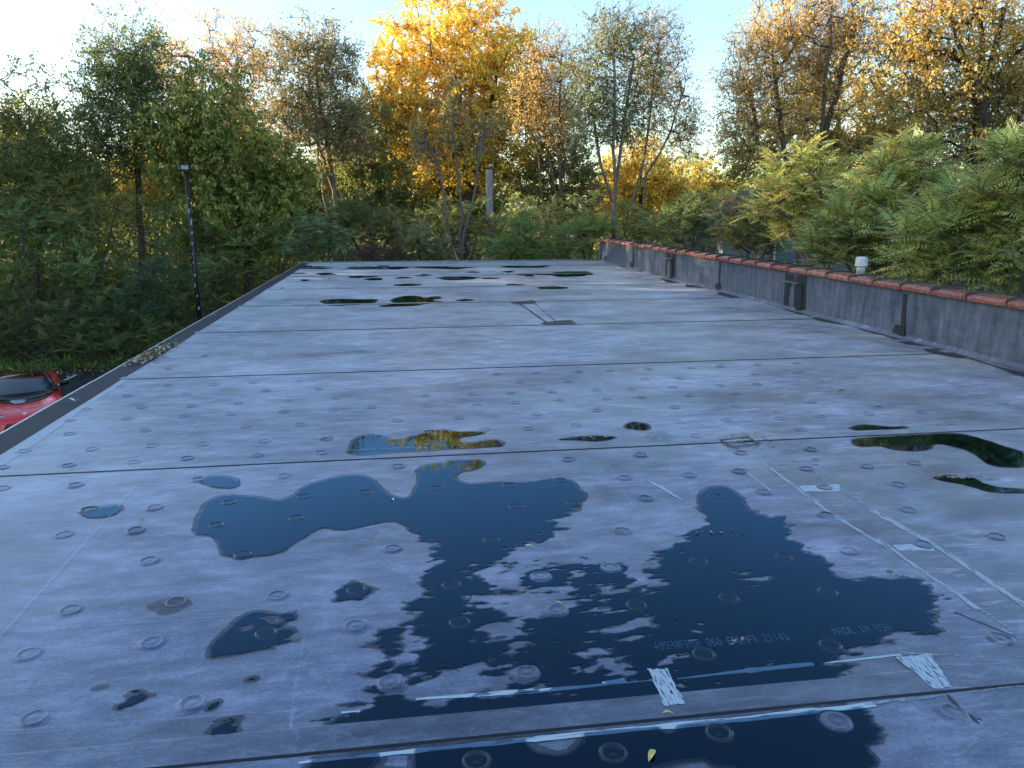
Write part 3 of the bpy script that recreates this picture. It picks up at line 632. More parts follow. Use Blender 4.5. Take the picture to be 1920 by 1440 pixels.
for k, (lab, poly) in enumerate([('small dark splash shaped like a brush stroke', N1([(495,1005),(540,980),(610,968),(628,982),(580,1002),(520,1012)])), ('cluster of dark slanting splashes between two plates', N1([(660,1095),(740,1040),(800,1025),(815,1050),(770,1085),(700,1105)])),
     ('dark teardrop splash right beside a plate', N1([(1163,1112),(1190,1078),(1240,1062),(1215,1095),(1175,1116)])), ('broken dark splash close to the lapped seam', N1([(1175,1290),(1230,1190),(1290,1160),(1360,1165),(1320,1215),(1270,1250),(1215,1260)])),
     ('tiny dark splash on the open grey sheet', N1([(1392,942),(1420,932),(1448,938),(1415,946)]))]):
    puddle(lab, [poly], .003, .004, 30, 40, 41 + k, (), (lambda X, Y: .35 + 0 * X) if k in (1, 3) else None, faint=k in (0,))
puddle('frayed dark puddle around a plate next to the largest puddle', [N2([(-35,500),(0,440),(60,400),(120,408),(215,440),(140,485),(60,498)])], .005, .005, 12, 20, 47, (), lambda X, Y: .4 + 0 * X)
far = [('long flat puddle across the roof reflecting dark trees, at the foot of the second sheet', [(235,270),(330,262),(450,265),(550,262),(545,278),(480,293),(300,304),(250,290)]),
       ('lobed puddle reflecting sky and trees on the distant sheet', [(620,266),(700,246),(760,246),(800,260),(860,248),(900,252),(895,262),(830,270),(925,282),(810,290),(760,302),(640,306),(556,308),(560,300),(640,292)])]
for k, (lab, poly) in enumerate(far): puddle(lab, [Z8(poly)], .03, .05, 1.5, 3, 50 + k, (), None, None, 1, 1.5)
for k, (cx, cy, rx, ry) in enumerate([(190,92,84,9),(480,93,105,9),(650,94,46,7),(900,94,138,7),(1360,88,140,6.5),(1590,128,150,12),(1360,133,50,6),(690,148,50,7),(800,132,42,8),(985,150,115,8),(470,143,68,5),(525,156,34,7),(715,187,50,6),(1290,186,36,6),(1485,202,68,8),(150,160,28,3.5),(285,158,16,5),(25,204,26,3),(1025,269,30,4),(960,257,22,3),(1155,152,36,3),(250,128,50,6),(1090,120,40,4),(580,84,22,3),(1260,116,20,5),(130,124,60,3)]):
    poly = [(cx + rx * math.cos(t) * (1 + .25 * math.sin(3 * t + k)), cy + 1.0 * ry * math.sin(t) * (1 + .3 * math.sin(2 * t + k * 2))) for t in np.linspace(0, 2 * math.pi, 14)[:-1]]
    puddle('small dark puddle among many near the far roof edge', [Z8(poly)], .03, .26, 1.8, 3.0, 60 + k, (), None, 'small puddles near the far roof edge', 1, 1.6)

# plates standing in water are wet through, but for a few whose tops have dried
M['wetplate'] = plain('wet_plate', (.020, .025, .038), .18, scale=30)
def wet_mesh(m):
    c = PX.copy(); c.materials.clear(); c.materials.append(M['wetplate']); return c
WM = {m.name: wet_mesh(m) for m in PM + [PL]}
DRY = [onroof(640 + x / 3, 960 + y / 3) for x, y in ((275, 968), (1045, 912), (1120, 365), (1515, 316), (1215, 560), (80, 645))] + [onroof(1280 + 868 / 3, 960 + 1188 / 3)]
for o in list(B.children):
    if o.name.startswith('fastener_plate'):
        p = np.array(o.location[:2])
        if any(np.hypot(*(p - q)) < .05 for q in DRY): o.location.z += .0015; continue
        for Fd, x0, y0, dx, dy in WET:
            i, j = int(round((p[0] - x0) / dx)), int(round((p[1] - y0) / dy))
            if 0 <= j < Fd.shape[0] and 0 <= i < Fd.shape[1] and Fd[j, i] > .0: o.data = WM[o.data.name]; break

# ------------------------------------------------------------------ fallen leaves and litter on the roof
def leaf_obj(label, px, py, L, col, rz, h=.0075, group=None):
    p = onroof(px, py); V = []; F = []; n = 7
    for k in range(n):
        t = k / (n - 1); w = L * .17 * math.sin(math.pi * min(1, t * .97 + .02)) ** .8; zc = .012 * math.sin(t * 3) * (L / .07)
        V += [(-w, (t - .5) * L, zc + w * .5), (0, (t - .5) * L, zc), (w, (t - .5) * L, zc + w * .45)]
    F = [(k * 3 + a, k * 3 + 1 + a, k * 3 + 4 + a, k * 3 + 3 + a) for k in range(n - 1) for a in range(2)]
    m = mesh('fallen_leaf', V, F, plain('leaf_colour', col, .6, var=.2, scale=60), True)
    o = put('fallen_leaf', m, None, (p[0], p[1], RZ + h - .004), label=label, category='leaf'); o.rotation_euler = (0, 0, rz)
    if group: o['group'] = group
leaf_obj('slim yellow fallen leaf floating in the puddle behind the primed seam', 1222, 1419, .060, (.62, .52, .16), -.65)
leaf_obj('small yellow fallen leaf lying on the seam lap', 1252, 1341, .040, (.60, .42, .10), 1.4, .011)
leaf_obj('pale curled fallen leaf at the edge of a dry island', 992, 1026, .045, (.66, .62, .35), 1.3)
leaf_obj('tan fallen leaf beside the plate amid the largest puddle', 1047, 1133, .040, (.60, .40, .22), 1.2)
leaf_obj('white crumpled leaf scrap on the tip of dry sheet inside the largest puddle', 736, 938, .040, (.75, .75, .72), .4)
leaf_obj('orange fallen leaf on the dry grey sheet', 265, 978, .045, (.50, .22, .07), 1.2)
leaf_obj('brown leaf scrap lying on the printed lettering', 1392, 1200, .035, (.40, .20, .10), -.6)
leaf_obj('yellow green fallen leaf at the foot of the parapet', 1818, 674, .09, (.45, .45, .10), 1.3)
leaf_obj('pale leaf scrap on the dark edge flashing above the car', 133, 757, .10, (.62, .60, .56), 1.2, .03)
leaf_obj('tiny brown leaf scrap on the edge flashing above the car', 146, 755, .06, (.20, .13, .09), .4, .03)
LC = np.array([(.20, .12, .06), (.34, .22, .10), (.12, .08, .05), (.42, .36, .22), (.50, .46, .38)])
def flakes(name, P, size, cols, mat, flat=.35, parent=None, **kw):
    n = len(P); th = rng.random(n) * 6.283; L = size * rng.uniform(.6, 1.3, n); W = L * rng.uniform(.4, .7, n)
    u = np.stack([np.cos(th), np.sin(th), rng.normal(0, flat, n)], 1); w = np.stack([-np.sin(th), np.cos(th), rng.normal(0, flat, n)], 1)
    q = np.stack([P - u * L[:, None] / 2, P - w * W[:, None] / 2, P + u * L[:, None] / 2, P + w * W[:, None] / 2], 1)
    c = np.asarray(cols)[rng.integers(0, len(cols), n)] * rng.uniform(.7, 1.3, (n, 1))
    return put(name, fastmesh(name, q, 4, M[mat], c), parent, **kw)
p0, p1 = onroof(255, 683), onroof(325, 645)
t = np.clip(rng.beta(1.3, 2.0, 420), 0, 1); P = np.stack([p0[0] + (p1[0] - p0[0]) * t + rng.normal(0, .055, 420), p0[1] + (p1[1] - p0[1]) * t + rng.normal(0, .12, 420), RZ + .014 + rng.random(420) * .02], 1)
flakes('leaf_litter', P, .055, LC, 'litter', .4, label='drift of dry brown leaves caught against the roof edge flashing', category='leaf litter', kind='stuff')
t = rng.random(60); q0, q1 = onroof(365, 606), onroof(545, 505); P = np.stack([q0[0] + .05 + (q1[0] - q0[0]) * t + rng.normal(0, .04, 60), q0[1] + (q1[1] - q0[1]) * t, np.full(60, RZ + .016)], 1)
flakes('leaf_scraps', P, .05, LC, 'litter', .3, label='scattered pale leaf scraps along the roof edge flashing', category='leaf litter', kind='stuff')
P = []
for px, py, n, sx in ((612, 825, 26, 9), (1490, 745, 14, 9), (1450, 773, 14, 7), (1470, 760, 10, 10), (1800, 896, 70, 40), (1100, 821, 30, 22), (840, 838, 40, 30), (1030, 540, 12, 10), (1350, 1000, 10, 30)):
    for _ in range(n):
        c = onroof(px + random.gauss(0, sx), py + random.gauss(0, 1.6)); P.append((c[0], c[1], RZ + .008 + random.random() * .004))
flakes('leaf_crumbs', np.array(P), .020, LC, 'litter', .2, label='crumbs of broken brown leaves strewn on the grey sheets', category='leaf litter', kind='stuff')

# ------------------------------------------------------------------ vent pipe behind the parapet, lamp pole, utility pole, house
vp = atY(1613, 519, 11.3 * .93); vx, vy = 7.02, 10.0
d = ray(1614, 505); s = 7.0 / d[0]; vx, vy = d[0] * s, d[1] * s
ztop = atX(1614, 481, vx)[2]; zmid = atX(1613, 499, vx)[2]
T = thing('vent_pipe', 'grey plastic vent pipe with pale ribbed cap rising behind the tiled parapet', 'pipe', (vx, vy, 0))
MB().tube([(0, 0, 0), (0, 0, zmid)], .057, 18).build('pipe', M['pvc'], T, True)
MB().tube([(0, 0, zmid - .10), (0, 0, zmid + .02)], .061, 18).build('coupling', M['pvccap'], T, True)
cap = MB().lathe([(.066, 0), (.092, 0), (.093, .02), (.085, .024), (.085, ztop - zmid - .03), (.076, ztop - zmid - .008), (.05, ztop - zmid)], 22, (0, 0, zmid)).build('cap', M['pvccap'], T, True)
mb = MB()
for k in range(14):
    a = k * 2 * math.pi / 14; mb.tube([(.086 * math.cos(a), .086 * math.sin(a), zmid + .03), (.086 * math.cos(a), .086 * math.sin(a), ztop - .04)], .006, 5)
mb.build('cap_ribs', M['pvccap'], cap)
LY = 27.4; lt = atY(348, 314, LY)
T = thing('lamp_pole', 'slim black scuffed lamp pole with small floodlight head before the trees', 'lamp pole', (lt[0], LY, 0))
h = lt[2]
MB().tube([(0, 0, 0), (0, 0, h - .12)], [.085, .058], 10).build('pole', M['blackmetal'], T, True)
MB().box(-.18, .18, -.18, .18, 0, .03).build('base_plate', M['blackmetal'], T)
wn = plain('chipped_pale_paint', (.42, .45, .48), .6)
for zf, sz in ((.80, .16), (.75, .22), (.70, .10), (.65, .09), (.56, .05), (.50, .10), (.45, .14), (.40, .06), (.34, .10), (.86, .04), (.60, .05)):
    z = h * zf; r = .085 - .027 * zf + .004; a0 = random.uniform(-2.1, -1.0); mb = MB()
    V = [(r * math.cos(a0 + da), r * math.sin(a0 + da), z + dz) for da, dz in ((-.35, -sz / 2), (.25, -sz / 2.6), (.4, sz / 2), (-.2, sz / 2.4))]
    mb.prism(V, (0, .006, 0)).build('paint_chip', wn, T)
hd = MB().box(-.17, .13, -.10, .16, h - .10, h + .10).build('lamp_head', M['blackmetal'], T, bevel=.02)
MB().box(-.10, .11, -.112, -.098, h - .06, h + .06).build('lamp_glass', plain('lamp_glass', (.36, .39, .41), .25), hd)
MB().box(-.184, -.168, -.07, .10, h - .08, h + .08).build('side_glass', plain('side_glass', (.40, .43, .45), .25), hd)
MB().box(-.03, .03, -.03, .03, h - .16, h - .09).build('bracket', M['greymetal'], T)
UY = 34.6; ut = atY(917, 318, UY)
T = thing('utility_pole', 'weathered grey wooden utility pole beside the forked pale sapling', 'utility pole', (ut[0], UY, 0))
MB().tube([(0, 0, 0), (0, 0, ut[2] * .5), (0, 0, ut[2])], [.19, .175, .150], 14).build('pole', M['polewood'], T, True)
MB().tube([(.1, 0, ut[2] - .02), (.1, 0, ut[2] + .14)], .05, 10).build('insulator', M['blackmetal'], T)
MB().tube([(.1, 0, ut[2] + .14), (.1, 0, ut[2] + .22)], .085, 10).build('insulator_cap', M['pvccap'], T)
HY = 34.0; hp = atY(1445, 410, HY)
T = thing('small_house', 'small grey blue house glimpsed through gaps in the shrubs', 'house', (hp[0] + 1.0, HY, 0))
MB().box(-3.2, 3.2, 0, 5, 0, 4.9).build('wall', plain('blue_grey_siding', (.13, .15, .19), .8, scale=4), T)
MB().prism([(-3.5, -.3, 4.85), (3.5, -.3, 4.85), (0, -.3, 6.6)], (0, 5.6, 0)).build('roof', plain('dark_roof_shingle', (.05, .045, .045), .9, scale=9), T)
w = MB().box(-.75, .55, -.05, .06, 3.1, 4.3).build('window', plain('white_window_frame', (.62, .63, .65), .5), T)
MB().box(-.66, .46, -.06, -.048, 3.19, 4.21).build('pane', plain('window_pane', (.10, .13, .17), .08), w)
MB().box(-2.0, -1.1, -.05, .05, 0, 2.1).build('door', plain('brown_door', (.10, .06, .05), .5), T)

# ------------------------------------------------------------------ red sports car
RED = NT('red_car_paint'); RED.set(base=(.92, .020, .035), rough=.28, coat=1.0, spec=.5); RED.b.inputs['Coat Roughness'].default_value = .04; RED = RED.m
GLOSS = plain('gloss_black_trim', (.008, .009, .011), .12, var=.1); GLASS = plain('tinted_car_glass', (.018, .028, .038), .04, var=.2, scale=2)
TYRE = plain('tyre_rubber', (.012, .012, .013), .8); RIM = plain('dark_alloy_rim', (.08, .08, .09), .3, .8)
cpos = onground(47, 777, .62); ang = math.atan2(-LINE_DIR[0], LINE_DIR[1])      # local -Y is the car's front
vd = np.array([0, 0]) - cpos; ang = math.atan2(vd[0], -vd[1]) * 1.0
CAR = thing('sports_car', 'red sports car with black roof parked nose towards the building', 'car', (cpos[0] , cpos[1], .006), rz=ang)
def loft(secs, mirror=True, close=False):
    V = []; F = []
    for sct in secs:
        pts = sct + [(-x, y, z) for x, y, z in reversed(sct) if abs(x) > 1e-6] if mirror else sct
        V += pts
    n = len(V) // len(secs)
    for i in range(len(secs) - 1):
        for k in range(n if close else n - 1): F.append((i * n + k, (i + 1) * n + k, (i + 1) * n + (k + 1) % n, i * n + (k + 1) % n))
    return V, F, n
def bsec(y, zc, zf, w, zb=.14):
    return [(0, y, zc), (.28, y, zc - .004), (.52, y, (zc * .7 + zf * .3)), (.72 * w, y, zf), (.88 * w, y, zf - .05), (.97 * w, y, zf - .16), (w, y, max(.34, zf - .32)), (.985 * w, y, .26), (.94 * w, y, zb), (.4, y, zb), (0, y, zb)]
secs = [bsec(-.06, .46, .40, .62, .22), bsec(-.02, .53, .46, .74, .18), bsec(.10, .60, .57, .86), bsec(.32, .665, .68, .95), bsec(.65, .715, .80, .99), bsec(.95, .75, .85, 1.0), bsec(1.25, .80, .85, .99), bsec(1.6, .86, .85, .965), bsec(2.2, .90, .87, .955), bsec(2.8, .95, .92, .975), bsec(3.4, 1.0, 1.0, 1.01), bsec(3.75, 1.0, 1.01, 1.01), bsec(4.15, .97, .96, .99), bsec(4.5, .93, .88, .93), bsec(4.58, .85, .8, .88, .3)]
V, F, n = loft(secs, close=True); F.append(tuple(range(n))); F.append(tuple(range((len(secs) - 1) * n + n - 1, (len(secs) - 1) * n - 1, -1)))
body = put('body', mesh('body', V, F, RED, True), CAR)
ss = body.modifiers.new('sub', 'SUBSURF'); ss.levels = 2; ss.render_levels = 2
bpy.context.view_layer.update()
_ev = body.evaluated_get(bpy.context.evaluated_depsgraph_get())
def surf(x, y, lift=.006):
    ok, p, nn, _ = _ev.ray_cast(Vector((x, y, 3)), Vector((0, 0, -1))); return (x, y, (p.z if ok else .6) + lift)
def patch(name, rows, mat, parent=CAR, th=.012, sub=2):
    nr, nc = len(rows), len(rows[0]); V = [p for r in rows for p in r]; F = [(i * nc + k, i * nc + k + 1, (i + 1) * nc + k + 1, (i + 1) * nc + k) for i in range(nr - 1) for k in range(nc - 1)]
    o = put(name, mesh(name, V, F, mat, True), parent); so = o.modifiers.new('s', 'SOLIDIFY'); so.thickness = th; so.offset = 0
    u = o.modifiers.new('sub', 'SUBSURF'); u.levels = sub; u.render_levels = sub; return o
def arc(y, w, z, dz, dy, n=7): return [(w * (2 * k / (n - 1) - 1), y + dy * (2 * k / (n - 1) - 1) ** 2, z - dz * (2 * k / (n - 1) - 1) ** 2) for k in range(n)]
patch('cowl', [[surf(p[0], p[1], .012) for p in arc(yy, ww, 0, 0, .16)] for yy, ww in ((.80, .58), (.95, .66), (1.08, .71), (1.18, .74))] + [arc(1.28, .765, .905, .025, .20)], GLOSS)
patch('windshield', [arc(1.24, .74, .895, .02, .20), arc(1.62, .70, 1.02, .03, .18), arc(2.08, .62, 1.16, .03, .14)], GLASS)
patch('roof_panel', [arc(2.06, .62, 1.165, .03, .14), arc(2.45, .60, 1.20, .035, .06), arc(2.95, .58, 1.18, .04, .02)], GLOSS)
for sx in (-1, 1):
    patch('side_window', [[(sx * .76, 1.46, .90), (sx * .78, 2.1, .94), (sx * .76, 2.9, 1.0)], [(sx * .655, 2.0, 1.12), (sx * .63, 2.4, 1.165), (sx * .60, 2.9, 1.145)]], GLASS)
    patch('roof_pillar', [[(sx * .60, 2.85, 1.15), (sx * .72, 2.9, 1.05), (sx * .80, 2.85, .96)], [(sx * .55, 3.4, 1.10), (sx * .68, 3.45, 1.06), (sx * .82, 3.4, 1.0)], [(sx * .50, 4.0, 1.0), (sx * .65, 4.0, .99), (sx * .8, 4.0, .96)]], RED)
    MB().box(sx * .30 - .008, sx * .30 + .008, 2.10, 2.9, 1.178, 1.194).build('roof_stripe', RED, CAR)
    MB().tube([(sx * .79, 1.40, .885), (sx * .71, 1.78, 1.02), (sx * .635, 2.20, 1.135), (sx * .61, 2.55, 1.165), (sx * .60, 2.95, 1.15)], [.05, .045, .045, .04, .03], 8).build('roof_rail', GLOSS, CAR, True)
    mir = MB().box(sx * .99 - .12, sx * .99 + .12, 1.52, 1.66, .95, 1.07).build('mirror', GLOSS, CAR, bevel=.04)
    MB().box(sx * .85 - .07, sx * .85 + .07, 1.56, 1.60, .92, .95).build('mirror_arm', GLOSS, mir)
    MB().box(sx * .87 - .02, sx * .87 + .02, 1.535, 1.555, .95, 1.02).build('mirror_marker', M['pvccap'], mir)
    patch('headlight', [[surf(sx * a, b) for a, b in ((.44, .10), (.56, .15), (.68, .22), (.78, .32))], [surf(sx * a, b) for a, b in ((.46, .15), (.58, .28), (.70, .44), (.80, .60))]], plain('headlight_glass', (.10, .11, .16), .08, var=.3), th=.02)
    patch('daytime_light', [[surf(sx * a, b, .012) for a, b in ((.42, .07), (.56, .11), (.70, .18))], [surf(sx * a, b, .012) for a, b in ((.42, .10), (.56, .145), (.70, .22))]], plain('light_strip', (.75, .77, .8), .2, var=.05), th=.022)
    MB().prism([(sx * .42, -.085, .44), (sx * .52, -.07, .44), (sx * .66, -.10, .18), (sx * .56, -.12, .18)], (0, .10, 0)).build('bumper_blade', RED, CAR)
    for wy in (.98, 3.62):
        wh = put('wheel', None, CAR, (sx * .86, wy, .335))
        mb = MB().tube([(-sx * .12, 0, 0), (sx * .05, 0, 0), (sx * .12, 0, 0), (sx * .13, 0, 0)], [.335, .335, .32, .27], 28); mb.build('tyre', TYRE, wh, True)
        mb = MB().tube([(sx * .12, 0, 0), (sx * .145, 0, 0)], [.255, .24], 24)
        for q in range(10):
            a = q * math.pi / 5; mb.tube([(sx * .15, 0, 0), (sx * .15, .23 * math.cos(a), .23 * math.sin(a))], .018, 5)
        mb.build('rim', RIM, wh)
patch('front_intake', [[(-.60, -.075, .40), (0, -.10, .43), (.60, -.075, .40)], [(-.56, -.09, .20), (0, -.11, .20), (.56, -.09, .20)]], GLOSS)
MB().box(-.80, .80, -.16, .2, .10, .135).build('splitter', GLOSS, CAR, bevel=.01)
patch('reflection_patch', [[surf(a, b, .022) for a, b in ((-.22, .76), (-.08, .75), (.05, .76))], [surf(a, b, .024) for a, b in ((-.26, .90), (-.10, .89), (.06, .90))], [surf(a, b, .026) for a, b in ((-.34, 1.06), (-.12, 1.05), (.08, 1.06))]], plain('grey_reflection', (.34, .35, .40), .25, var=.15), th=.012)  # reflection on the black cowl, painted as a pale grey patch
em = MB().lathe([(.052, 0), (.050, .012), (.035, .018), (.012, .020)], 18); o = em.build('emblem', plain('pale_badge', (.72, .72, .74), .3, var=.1), CAR, True)
o.location = surf(0, .14, -.002); o.rotation_euler = (math.radians(20), 0, 0)

# ------------------------------------------------------------------ trees
def perp(T):
    a = np.where(np.abs(T[:, 2:3]) < .9, np.array([[0, 0, 1.]]), np.array([[1., 0, 0]])); u = np.cross(T, a); u /= np.linalg.norm(u, axis=1)[:, None] + 1e-9
    return u, np.cross(T, u)
def frusta(A, Bp, ra, rb, k):
    """one open k-sided frustum for each edge"""
    T = Bp - A; T = T / (np.linalg.norm(T, axis=1)[:, None] + 1e-9); u, w = perp(T); th = np.arange(k) * 2 * np.pi / k
    ring = np.cos(th)[None, :, None] * u[:, None, :] + np.sin(th)[None, :, None] * w[:, None, :]
    a = A[:, None, :] + ring * ra[:, None, None]; b = Bp[:, None, :] + ring * rb[:, None, None]
    return np.stack([a, np.roll(a, -1, 1), np.roll(b, -1, 1), b], 2).reshape(-1, 4, 3)
def norm(v): return v / (np.linalg.norm(v, axis=-1, keepdims=True) + 1e-9)
def leaf_quads(P, D, L, W, fold=.25):
    """kite leaves: base P, direction D"""
    n = len(P); r = norm(rng.normal(size=(n, 3))); side = norm(np.cross(D, r)); nor = np.cross(side, D)
    mid = P + D * (L * .45)[:, None]
    return np.stack([P, mid + side * (W / 2)[:, None] + nor * (W * fold)[:, None], P + D * L[:, None], mid - side * (W / 2)[:, None] + nor * (W * fold * .6)[:, None]], 1)
def fronds(P, D, L, pairs, ll, droop):
    """pinnate leaves: returns leaflet quads (n*pairs*2, 4, 3) and the frond index of each"""
    n = len(P); t = (np.arange(pairs) + 1.2) / (pairs + .4); side = norm(np.cross(D, np.array([[0, 0, 1.]]) + rng.normal(0, .25, (n, 3)))); down = np.array([0, 0, -1.])
    C = P[:, None, :] + D[:, None, :] * (L[:, None] * t[None])[:, :, None] + down * (droop * L[:, None] * t[None] ** 2)[:, :, None]
    TD = norm(D[:, None, :] + down * (2 * droop * t)[None, :, None])
    prof = (np.sin(np.pi * (t * .80 + .13)) ** .7)[None, :] * ll[:, None]
    out = []
    for sgn in (-1, 1):
        d = norm(side[:, None, :] * sgn + TD * .55 + down * .35 + rng.normal(0, .10, (n, pairs, 3))); e = C + d * prof[:, :, None]
        m = C + d * (prof * .4)[:, :, None]; wv = TD * (prof * .135)[:, :, None]
        out.append(np.stack([C, m - wv, e, m + wv], 2))
    q = np.concatenate(out, 1).reshape(-1, 4, 3); idx = np.repeat(np.arange(n), pairs * 2)
    rach = np.stack([P, C[:, pairs // 2], C[:, -1]], 1)
    return q, idx, rach
GAIN = 2.8
def pal(cols, w, n):
    w = np.array(w, float); return np.asarray(cols)[rng.choice(len(cols), n, p=w / w.sum())] * GAIN * rng.uniform(.75, 1.25, (n, 1)) * rng.uniform(.92, 1.08, (n, 3))
TRIS = [0]
def tree(name, label, cat, Y, trunks, crowns, nodes, leaves, leaf, cols, wts, top=None, bark='bark', r0=.16, twig=.7, droop=.2, group=None, mode='leaf', depth=.85, hollow=.45, frond=None, airy=.48, tipr=.008, wob=.25, base_py=None):
    """trunks: list of pixel polylines (top last point lies inside the crown); crowns: pixel ellipses (cx, cy, rx, ry, weight)"""
    global rng
    leaves = int(leaves * 2.6)
    if leaf: leaf = (leaf[0] * .94, leaf[1] * 1.1, leaf[2])
    base = atY(trunks[0][0][0], trunks[0][0][1], Y); bx = base[0]
    C = []; S = []; Wt = []
    for c in crowns:
        p = atY(c[0], c[1], Y); e = np.linalg.norm(p - np.array([0, 0, RZ + EYE])); k = e / FPX
        C.append(p); S.append((c[2] * k, c[2] * k * depth, c[3] * k)); Wt.append((c[4] if len(c) > 4 else 1.0) * c[2] * c[3])
    C = np.array(C); S = np.array(S); Wt = np.array(Wt) / np.sum(Wt)
    ci = rng.choice(len(C), nodes, p=Wt); v = norm(rng.normal(size=(nodes, 3))) * (rng.random((nodes, 1)) ** hollow)
    N = C[ci] + v * S[ci]; N[:, 2] = np.maximum(N[:, 2], .35)
    # trunk polylines
    pos = []; par = []
    for tr in trunks:
        pts = [atY(x, y, Y) for x, y in tr]
        g = pts[0].copy(); 
        if len(pts) > 1:
            dd = pts[0] - pts[1]; f = pts[0][2] / max(.3, -dd[2]); sh = np.clip(dd * min(f, 3) * .35, -.35, .35); g = pts[0] + sh
        g[2] = -.1; pts = [g] + pts
        dy = rng.normal(0, .5)
        prev = -1
        for a, b in zip(pts[:-1], pts[1:]):
            m = max(2, int(np.linalg.norm(b - a) / .7))
            for q in range(m):
                p = a + (b - a) * q / m + rng.normal(0, .035, 3) * (q > 0); p[1] += dy * (p[2] / 12)
                pos.append(p); par.append(prev); prev = len(pos) - 1
        pos.append(pts[-1] + np.array([0, dy * pts[-1][2] / 12, 0])); par.append(prev)
    ntr = len(pos)
    order = np.argsort(np.min(np.linalg.norm(N[:, None, :] - np.array(pos)[None, ::2], axis=2), 1))
    buf = np.zeros((ntr + nodes * 3, 3)); buf[:ntr] = pos; k = ntr; nodeidx = []
    zmin = min(C[:, 2] - S[:, 2])
    for i in order:
        p = N[i]; E = buf[:k]; d = p - E; dist = np.sqrt((d * d).sum(1)); cost = dist + .9 * np.maximum(0, -d[:, 2] + .15 * dist) + .12 * (E[:, 2] < zmin - 1.5) * dist
        j = int(np.argmin(cost)); a = buf[j]; L = dist[j]; cur = j
        if L > .9:
            for q in (.36, .70):
                m = a + (p - a) * q + rng.normal(0, .06 * L ** .5, 3); m[2] += .10 * L * (1 - abs(q - .5)); buf[k] = m; par.append(cur); cur = k; k += 1
        elif L > .35:
            m = a + (p - a) * .5 + rng.normal(0, .05, 3); buf[k] = m; par.append(cur); cur = k; k += 1
        buf[k] = p; par.append(cur); nodeidx.append(k); k += 1
    pos = buf[:k]; par = np.array(par); cnt = np.zeros(k)
    cnt[nodeidx] = 1
    for i in range(k - 1, -1, -1):
        if par[i] >= 0: cnt[par[i]] += cnt[i]
    rad = tipr * np.maximum(cnt, 1) ** .42
    tot = max(cnt.max(), 1); sc = r0 / (tipr * tot ** .42); rad = rad * (1 + (sc - 1) * (np.maximum(cnt, 1) / tot) ** .45)
    hz = np.clip(1.15 - pos[:, 2] / 40, .6, 1.2); ch = np.flatnonzero(par >= 0)
    ra = np.minimum(rad[par[ch]], rad[ch] * 1.6); A, Bq = pos[par[ch]], pos[ch]
    T = thing(name, label, cat, (bx, Y, 0), group); off = np.array([bx, Y, 0])
    thick = rad[ch] > .05
    quads = [frusta(A[thick] - off, Bq[thick] - off, ra[thick], rad[ch][thick], 8), frusta(A[~thick] - off, Bq[~thick] - off, ra[~thick], rad[ch][~thick], 4)]
    nd = pos[nodeidx]; pd = norm(nd - pos[par[nodeidx]]); nn = len(nd)
    if mode == 'leaf':
        ntw = max(1, int(leaf[2])); m = nn * ntw
        bi = np.repeat(np.arange(nn), ntw); td = norm(pd[bi] * .5 + rng.normal(size=(m, 3)) * .8 + np.array([0, 0, .35 - droop])); tl = twig * rng.uniform(.45, 1.2, m); tb = nd[bi]; te = tb + td * tl[:, None]
        quads.append(frusta(tb - off, te - off, np.full(m, tipr * .8), np.full(m, tipr * .3), 3))
        li = rng.integers(0, m, leaves); tt = rng.uniform(.15, 1.05, leaves); P = tb[li] + td[li] * (tl[li] * tt)[:, None] + rng.normal(0, .05 * twig, (leaves, 3))
        zl, zh = (C[:, 2] - S[:, 2]).min(), (C[:, 2] + S[:, 2]).max(); kp = rng.random(leaves) > airy * np.clip(((P[:, 2] - zl) / (zh - zl) - .40) / .45, 0, 1); P = P[kp]; li = li[kp]; leaves = len(P)
        D = norm(td[li] * .5 + rng.normal(size=(leaves, 3)) * .8 + np.array([0, 0, -droop * 2.2])); L = leaf[0] * rng.uniform(.6, 1.25, leaves)
        Q = leaf_quads(P, D, L, L * leaf[1]); col = pal(cols, wts, leaves)
        clump = rng.uniform(.6, 1.3, (nn, 1))[bi][li]; col = col * (.55 + .45 * clump)
        zz = P[:, 2]
    else:
        nf, L0, pairs, ll = frond; m = nn * nf; bi = np.repeat(np.arange(nn), nf); th = np.tile(np.arange(nf) * 2.4, nn) + np.repeat(rng.random(nn) * 6.28, nf)
        el = rng.uniform(-.1, .9, m); D = norm(np.stack([np.cos(th) * np.cos(el), np.sin(th) * np.cos(el), np.sin(el)], 1) + pd[bi] * .35); L = L0 * rng.uniform(.6, 1.15, m)
        Q, idx, rach = fronds(nd[bi] + rng.normal(0, .05, (m, 3)), D, L, pairs, ll * L / L0 * rng.uniform(.85, 1.1, m), .28)
        col = pal(cols, wts, m)[idx] * rng.uniform(.88, 1.12, (len(idx), 1)); zz = nd[bi][idx][:, 2]
        quads.append(frusta(rach[:, 0] - off, rach[:, 1] - off, np.full(m, .006), np.full(m, .004), 3)); quads.append(frusta(rach[:, 1] - off, rach[:, 2] - off, np.full(m, .004), np.full(m, .002), 3))
    if top is not None:  # autumn tint rising with height; also paints the sunlit upper crown into the leaves
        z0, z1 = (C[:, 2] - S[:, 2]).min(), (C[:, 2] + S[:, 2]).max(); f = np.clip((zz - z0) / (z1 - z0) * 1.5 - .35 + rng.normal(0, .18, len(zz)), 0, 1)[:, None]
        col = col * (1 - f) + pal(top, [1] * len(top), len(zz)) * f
    wood = np.concatenate(quads); TRIS[0] += len(wood) * 2 + len(Q) * 2
    put('trunk', fastmesh('trunk', wood, 4, M[bark]), T); put('crown', fastmesh('crown', Q - off, 4, M['leaf'], col), T)
    return T
OLIVE = [(.085, .105, .028), (.060, .085, .022), (.13, .13, .035), (.17, .13, .04)]
